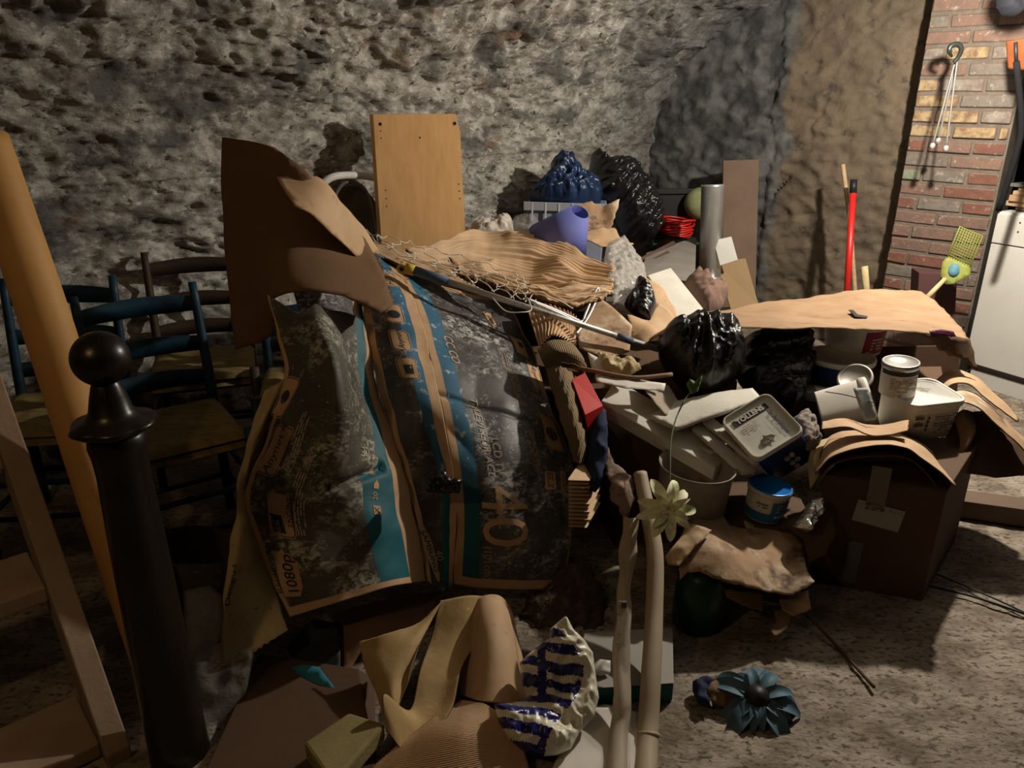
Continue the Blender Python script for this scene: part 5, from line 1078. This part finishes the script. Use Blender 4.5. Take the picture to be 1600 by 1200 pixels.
# rolls
r1 = thing('paper_roll', 'wrinkled plastic-wrapped paper roll leaning left of the smooth one', 'paper roll', G(970, 1190))
tube('roll', [(985, 812, 1.86), (980, 880, 1.78), (974, 960, 1.68), (970, 1040, 1.58), (972, 1090, 1.51), (968, 1150, 1.44), (964, 1235, 1.30)], [.019, .021, .021, .020, .017, .024, .027], paperroll, r1, 24, 10)
for v in r1.children[0].data.vertices: v.co += V((.012*n1(v.co.z*18, v.co.x*40, 1), .010*n1(v.co.x*50, v.co.z*20, 2)+.006*ridge(v.co.z*30, v.co.x*40), 0))
tube('cling_wrap', [(974, 962, 1.676), (970, 1040, 1.576), (972, 1090, 1.506), (968, 1150, 1.436), (964, 1235, 1.296)], [.022, .022, .020, .026, .030], clear, r1, 24, 10)
slab('price_label', [W(966, 940, 1.672), W(979, 940, 1.672), W(976, 1010, 1.592), W(964, 1010, 1.592)], V((0, .004, 0)), M('sticker', (.38, .33, .25), .5, (.3, .2, .15), 60, (.5, .6)), r1, .0005)
slab('price_label_mark', [W(971, 942, 1.668), W(979, 942, 1.668), W(979, 950, 1.659), W(971, 950, 1.659)], V((0, .003, 0)), ink, r1, 0)
r2 = thing('paper_roll', 'smooth cream paper roll standing beside the cream flower', 'paper roll', G(1015, 1195))
tube('roll', [(1000, 740, 2.06), (1012, 800, 1.96), (1023, 865, 1.86), (1022, 960, 1.72), (1017, 1060, 1.57), (1012, 1150, 1.45), (1008, 1240, 1.30)], [.021, .022, .024, .024, .026, .026, .026], paperroll, r2, 26, 10)
tube('paper_joint', [(1013, 1145, 1.455), (1013, 1151, 1.448)], [.0275, .0275], paperroll, r2, 26)
tag(card('torn_brown_paper', [(948, 698, 2.16), (956, 712, 2.12), (975, 735, 2.08), (990, 750, 2.04), (992, 775, 2.0), (984, 800, 1.96), (975, 815, 1.94), (968, 790, 1.97), (955, 780, 1.98), (950, 745, 2.05), (947, 720, 2.1)], M('dirty_brown_paper', (.26, .17, .12), .9, (.12, .08, .06), 14, (.45, .6)), inner=[(970, 760, 1.98)], wr=(.012, 16), jag=.006, seed=3, res=.008), 'torn crinkled brown paper hanging left of the paper rolls', 'paper')
# ================================================================== TORN SHEET IN FRONT
ts = thing('torn_card_sheet', 'mottled torn cardboard sheet projecting in front of the brown carton', 'cardboard', W(1160, 900, 1.95))
card('sheet', [(1070, 822, 1.98), (1090, 808, 2.04), (1114, 802, 2.08), (1128, 806, 2.08), (1140, 822, 2.06), (1168, 826, 2.06), (1162, 812, 2.10), (1185, 822, 2.08), (1220, 826, 2.08), (1252, 838, 2.04), (1256, 870, 1.96), (1262, 895, 1.90), (1273, 908, 1.86), (1262, 916, 1.85), (1240, 928, 1.84), (1200, 926, 1.83), (1150, 914, 1.83), (1115, 902, 1.84), (1095, 892, 1.86), (1075, 893, 1.87), (1062, 906, 1.86), (1060, 890, 1.88), (1080, 860, 1.92), (1062, 845, 1.94)], kraft_dirty, inner=[(1180, 870, 1.93), (1120, 855, 1.92)], wr=(.007, 12), jag=.003, parent=ts, seed=4, res=.010, back=kraft_dark)
card('curled_corner', [(1065, 838, 1.93), (1080, 820, 1.96), (1112, 828, 1.96), (1100, 842, 1.92), (1085, 855, 1.90), (1075, 868, 1.88), (1062, 884, 1.86), (1044, 880, 1.87), (1040, 868, 1.88)], kraft_pale, wr=(.006, 20), parent=ts, seed=6, res=.008)
for k, (o_, lb_) in enumerate([([(1130, 920, 1.86), (1190, 928, 1.87), (1192, 955, 1.83), (1160, 945, 1.83), (1135, 932, 1.85)], 'ragged dark cardboard scrap hanging under the mottled sheet'),
                               ([(1218, 936, 1.88), (1262, 922, 1.88), (1268, 950, 1.84), (1240, 962, 1.82), (1222, 955, 1.83)], 'square-ended cardboard scrap hanging from the mottled sheet corner'),
                               ([(1210, 955, 1.83), (1228, 952, 1.84), (1236, 966, 1.81), (1226, 985, 1.78), (1212, 995, 1.76), (1204, 985, 1.78), (1214, 972, 1.8)], 'lowest curled brown cardboard tongue above the blue flower')]):
    tag(card('cardboard_scrap', o_, kraft_dark if k != 1 else kraft, wr=(.005, 20), jag=.003, seed=k+3, res=.008), lb_, 'cardboard')
tag(puff('crumpled_foil', [(1240, 822, 2.0), (1256, 800, 2.03), (1264, 785, 2.05), (1278, 775, 2.08), (1284, 800, 2.06), (1272, 815, 2.02), (1262, 832, 1.98)], foil, depth=.02, wr=(.018, 30), seed=4, res=.006), 'crumpled shiny foil scrap left of the brown carton', 'foil')
tag(card('dark_cardboard', [(1225, 820, 2.06), (1262, 790, 2.12), (1300, 790, 2.10), (1308, 830, 2.02), (1290, 868, 1.97), (1262, 880, 1.96), (1256, 845, 2.0)], brown_box, wr=(.008, 12), jag=.005, seed=7), 'dark torn cardboard beside the foil and white address label', 'cardboard')
gb = lathe('green_jar', [(.0005, 0), (.070, 0), (.075, .01), (.075, .13), (.055, .17), (.045, .19), (.0005, .19)], G(1098, 1000)+V((0, .08, 0)), V((.02, 0, 1)), green_dk, seg=48); tag(gb, 'dark green jar in the shadow under the mottled sheet', 'jar')
# blue flower on floor, leaves, sticks, cable
flower('artificial_flower', 'faded blue artificial daisy with dark centre lying on the floor', G(1182, 1092, .035), V((-.1, -.35, .9)), .150, 16, petal_b, blackp, 2, 8, width=.30, lo=4, st_=14)
tag(puff('dry_leaf', [G(1092, 1068, .03), G(1118, 1062, .04), G(1150, 1075, .04), G(1160, 1095, .03), G(1130, 1105, .02), G(1112, 1098, .02), G(1105, 1085, .03)], leafy, depth=.006, wr=(.008, 30), jag=.004, seed=2, res=.008), 'brown dry leaf shape lying left of the blue flower', 'leaf')
tag(puff('black_clump', [G(1082, 1065, .03), G(1105, 1056, .04), G(1122, 1068, .03), G(1108, 1085, .02), G(1110, 1104, .02), G(1090, 1098, .02), G(1082, 1080, .02)], navy, depth=.02, wr=(.006, 30), seed=2, res=.008), 'small black clump at the far left of the blue flower', 'debris')
tag(tube('thin_stick', [G(1258, 958, .03), G(1310, 1012, .012), G(1366, 1074, .008)], .0045, stick, seg=8), 'thin dark stick lying diagonally on the shaded floor', 'stick')
tag(tube('black_cable', [G(1400, 905, .006), G(1450, 915, .006), G(1520, 932, .006), G(1610, 962, .006)], .004, blackp, seg=8), 'black cable on the floor right of the brown carton, lower one', 'cable')
tag(tube('black_cable', [G(1440, 888, .006), G(1500, 912, .006), G(1560, 938, .006), G(1620, 966, .006)], .003, blackp, seg=8), 'black cable on the floor right of the brown carton, upper one', 'cable')
tag(obox('timber_baulk', G(1560, 820)+V((.05, .05, .035)), (.9, .10, .07), E(0, 0, -18), boardb), 'dark timber baulk on the floor right of the brown carton', 'timber')
# teal box, fuzzy mat, bag, papers
tbx = thing('teal_box', 'white and teal flat carton behind the two paper rolls', 'box', G(1000, 1100))
a = G(900, 1105); b = G(1050, 1095); bz = V((0, 0, .055)); dd = V((.04, .22, 0))
slab('body', [a+bz, b+bz, b, a], dd, teal_card, tbx, .002); slab('top_sheet', [a+bz+V((0, .0, .002)), b+bz+V((0, 0, .002)), b+bz+dd+V((0, 0, .002)), a+bz+dd+V((0, 0, .002))], V((0, 0, .002)), M('greyed_white_card', (.30, .28, .24), .7), tbx, 0)
fm_ = (b-a).normalized(); ringp = [b+V((-.03, -.002, .03))+fm_*(.010*math.cos(i/12*2*math.pi))+UP*(.010*math.sin(i/12*2*math.pi)) for i in range(13)]; tube('circle_mark', ringp, .0008, greyprint, tbx, 5, 2)
fz = thing('fibre_matting', 'dark brown fibrous matting heaped behind the striped bag', 'matting', W(890, 1000, 1.9))
pf_ = puff('mat', [(850, 900, 2.05), (890, 868, 2.12), (915, 870, 2.12), (945, 930, 2.02), (955, 985, 1.92), (950, 1050, 1.82), (900, 1065, 1.80), (850, 1050, 1.82), (808, 1010, 1.88), (806, 965, 1.94)], fuzz, depth=.06, wr=(.018, 22), jag=.01, seed=4, res=.010, parent=fz)
rnd = random.Random(5); lst = []; vv = [v.co.copy() for v in pf_.data.vertices]; inv = absloc(fz)
for k in range(420):
    p = inv @ rnd.choice(vv); d = V((rnd.gauss(0, 1), rnd.gauss(-.4, 1), rnd.gauss(.3, 1))).normalized()*rnd.uniform(.015, .035); e = V((rnd.gauss(0, 1), rnd.gauss(0, 1), rnd.gauss(0, 1)))*.008
    lst.append(tube('', [p, p+d*.5+e, p+d], .0007, None, seg=3, sub=3, bm_only=True, cap=False))
o_ = join('loose_fibres', lst, fuzz, fz); o_['kind'] = 'stuff'
cg = thing('carrier_bag', 'crumpled white plastic carrier bag with dark blue stripes', 'bag', G(880, 1190))
def bagm(x, y):
    if x > .030+.05*math.sin(y*18+1): return 0
    a_ = (y+.25*x)*1.0+.012*n1(x*12, y*12, 3)
    return 1 if (math.sin(a_*2*math.pi/.040+2.5*n1(x*7, y*9, 1)) > -.2 or (n1(x*22+5, y*9, 4) > .32)) else 0
puff('bag', [(884, 962, 1.610), (896, 985, 1.590), (912, 1000, 1.580), (926, 1022, 1.570), (930, 1050, 1.550), (936, 1090, 1.510), (928, 1120, 1.470), (905, 1145, 1.430), (892, 1170, 1.390), (870, 1180, 1.370), (850, 1182, 1.360), (820, 1176, 1.370), (795, 1155, 1.390), (780, 1130, 1.410), (772, 1100, 1.450), (800, 1098, 1.480), (822, 1090, 1.510), (814, 1060, 1.530), (812, 1035, 1.560), (830, 1018, 1.580), (856, 998, 1.590), (860, 982, 1.600)], [bagw, bagb], depth=.06, wr=(.012, 20), fold=(.012, 14, 7, 50), seed=9, parent=cg, mfun=bagm, res=.0045)
tag(card('white_paper', [(905, 1112, 1.53), (945, 1098, 1.55), (1000, 1110, 1.53), (1005, 1160, 1.43), (1000, 1230, 1.31), (850, 1230, 1.30), (870, 1185, 1.38)], paper, wr=(.008, 7), thick=.0015, seed=2), 'large white paper sheet under the wrinkled roll at the bottom', 'paper')
tag(puff('white_scrap', [(920, 1040, 1.62), (938, 1030, 1.64), (954, 1032, 1.64), (954, 1052, 1.61), (938, 1056, 1.60), (924, 1052, 1.6)], paper, depth=.008, wr=(.004, 30), res=.007), 'small white paper scrap right of the striped bag', 'paper')
tag(puff('white_scrap', [(916, 1130, 1.50), (922, 1118, 1.52), (940, 1116, 1.52), (946, 1128, 1.50), (935, 1138, 1.49), (918, 1138, 1.49)], M('scrap_white', (.7, .68, .62), .6), depth=.006, wr=(.003, 30), res=.006), 'small white clip-shaped scrap on the large paper sheet', 'paper')
# ================================================================== CURLED CARDBOARD UNDER THE CARTON
cc1 = thing('curled_cardboard', 'big curled yellowish cardboard with a loose ribbon in front of the carton', 'cardboard', G(690, 1195))
sheet('left_leaf', Surf([[(560, 1002, 1.66), (600, 992, 1.66), (650, 975, 1.70), (690, 940, 1.76)], [(570, 1040, 1.60), (605, 1035, 1.58), (640, 1010, 1.62), (672, 975, 1.70)], [(590, 1090, 1.52), (612, 1085, 1.50), (632, 1062, 1.55), (655, 1005, 1.64)], [(606, 1145, 1.45), (616, 1130, 1.45), (624, 1100, 1.49), (640, 1040, 1.58)]], .005, 9, 3), [kraft_yellow, kraft_dark], 40, 50, parent=cc1, jag=.01)
sheet('ribbon', Surf([[(688, 938, 1.80), (735, 930, 1.80), (775, 935, 1.82)], [(672, 1000, 1.70), (715, 1005, 1.68), (755, 990, 1.72)], [(655, 1050, 1.60), (695, 1060, 1.58), (722, 1040, 1.60)], [(640, 1110, 1.50), (672, 1120, 1.48), (708, 1095, 1.50)], [(600, 1085, 1.44), (640, 1150, 1.42), (694, 1130, 1.44)], [(604, 1140, 1.40), (635, 1180, 1.38), (675, 1200, 1.38)]], .003, 9, 5), [kraft_yellow, kraft_dark], 40, 90, parent=cc1)
sheet('curl', Surf([[(720, 955, 1.84), (750, 932, 1.80), (780, 930, 1.82), (797, 948, 1.86)], [(722, 1000, 1.74), (755, 985, 1.66), (790, 980, 1.68), (812, 1000, 1.76)], [(720, 1050, 1.64), (755, 1050, 1.56), (795, 1050, 1.57), (822, 1050, 1.66)], [(718, 1085, 1.58), (750, 1095, 1.50), (795, 1100, 1.50), (832, 1102, 1.56)]], .003, 8, 7), [kraft_pale, kraft_dark], 40, 50, parent=cc1)
tag(sheet('corrugated_cardboard', Surf([[(720, 1092, 1.54), (755, 1098, 1.49), (790, 1120, 1.46)], [(640, 1150, 1.42), (720, 1150, 1.38), (815, 1160, 1.40)], [(560, 1215, 1.32), (690, 1225, 1.28), (830, 1210, 1.33)]], .004, 8, 4, disp=lambda u, v: .0016*math.sin((v*1.0+u*.35)*260)), [corr, kraft_dark], 70, 230, thick=.006), 'striped corrugated cardboard lying at the bottom edge under the ribbon', 'cardboard')
fo = slab('foam_block', [G(474, 1160, .10), G(545, 1112, .10), G(602, 1130, .10), G(520, 1225, .10)], V((0, .0, -.05)), foam, None, .008); tag(fo, 'square olive foam block on the floor at bottom left of the carton', 'foam')
db = thing('cardboard_box', 'dark brown open cardboard carton under the television carton', 'box', G(440, 1195))
hexa('body', [G(322, 1215), G(590, 1230), G(585, 1060)+V((0, 0, 0)), G(398, 1035), G(322, 1215)+V((0, 0, .02)), G(590, 1230)+V((0, 0, .03)), W(560, 1045, 1.66), W(405, 1020, 1.72)], brown_box, db, .003)
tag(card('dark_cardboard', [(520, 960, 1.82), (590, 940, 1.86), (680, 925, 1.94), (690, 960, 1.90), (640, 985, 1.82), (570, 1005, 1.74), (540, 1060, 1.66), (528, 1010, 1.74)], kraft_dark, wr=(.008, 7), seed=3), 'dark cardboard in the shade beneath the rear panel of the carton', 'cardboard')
tf = thing('teal_flap', 'teal printed carton flap poking out under the left carton corner', 'cardboard', W(490, 1080, 1.65))
card('panel', [(448, 1010, 1.74), (490, 965, 1.80), (532, 975, 1.78), (530, 1060, 1.64), (524, 1082, 1.60), (490, 1072, 1.62), (458, 1048, 1.67)], M('near_black_print', (.012, .014, .016), .6), wr=(.004, 8), parent=tf, seed=2)
card('teal_edge', [(455, 1042, 1.655), (475, 1038, 1.655), (498, 1042, 1.64), (512, 1060, 1.61), (526, 1078, 1.588), (516, 1083, 1.585), (490, 1074, 1.60), (462, 1052, 1.64)], M('teal_card', (.03, .22, .28), .6), wr=(.002, 9), parent=tf, thick=.002)
tag(card('tan_scrap', [(528, 1058, 1.68), (545, 1048, 1.70), (575, 1040, 1.72), (578, 1072, 1.66), (550, 1075, 1.64), (526, 1075, 1.64)], kraft, wr=(.005, 12), seed=6), 'small tan cardboard scrap right of the teal flap', 'cardboard')

tag(obox('pile_carton', V((.42, 2.78, .26)), (.72, .50, .52), E(0, 0, 8), brown_box), 'brown carton buried in the pile beneath the plain cardboard and papers', 'box')
tag(obox('pile_carton', V((-.02, 3.32, .32)), (.85, .36, .62), E(0, 0, -4), brown_box), 'brown carton buried beneath the wide corrugated cardboard sheet', 'box')
tag(obox('pile_carton', V((.58, 4.30, .27)), (.95, .70, .54), E(0, 0, 6), brown_box), 'brown carton under the storage box and the tall black bag', 'box')
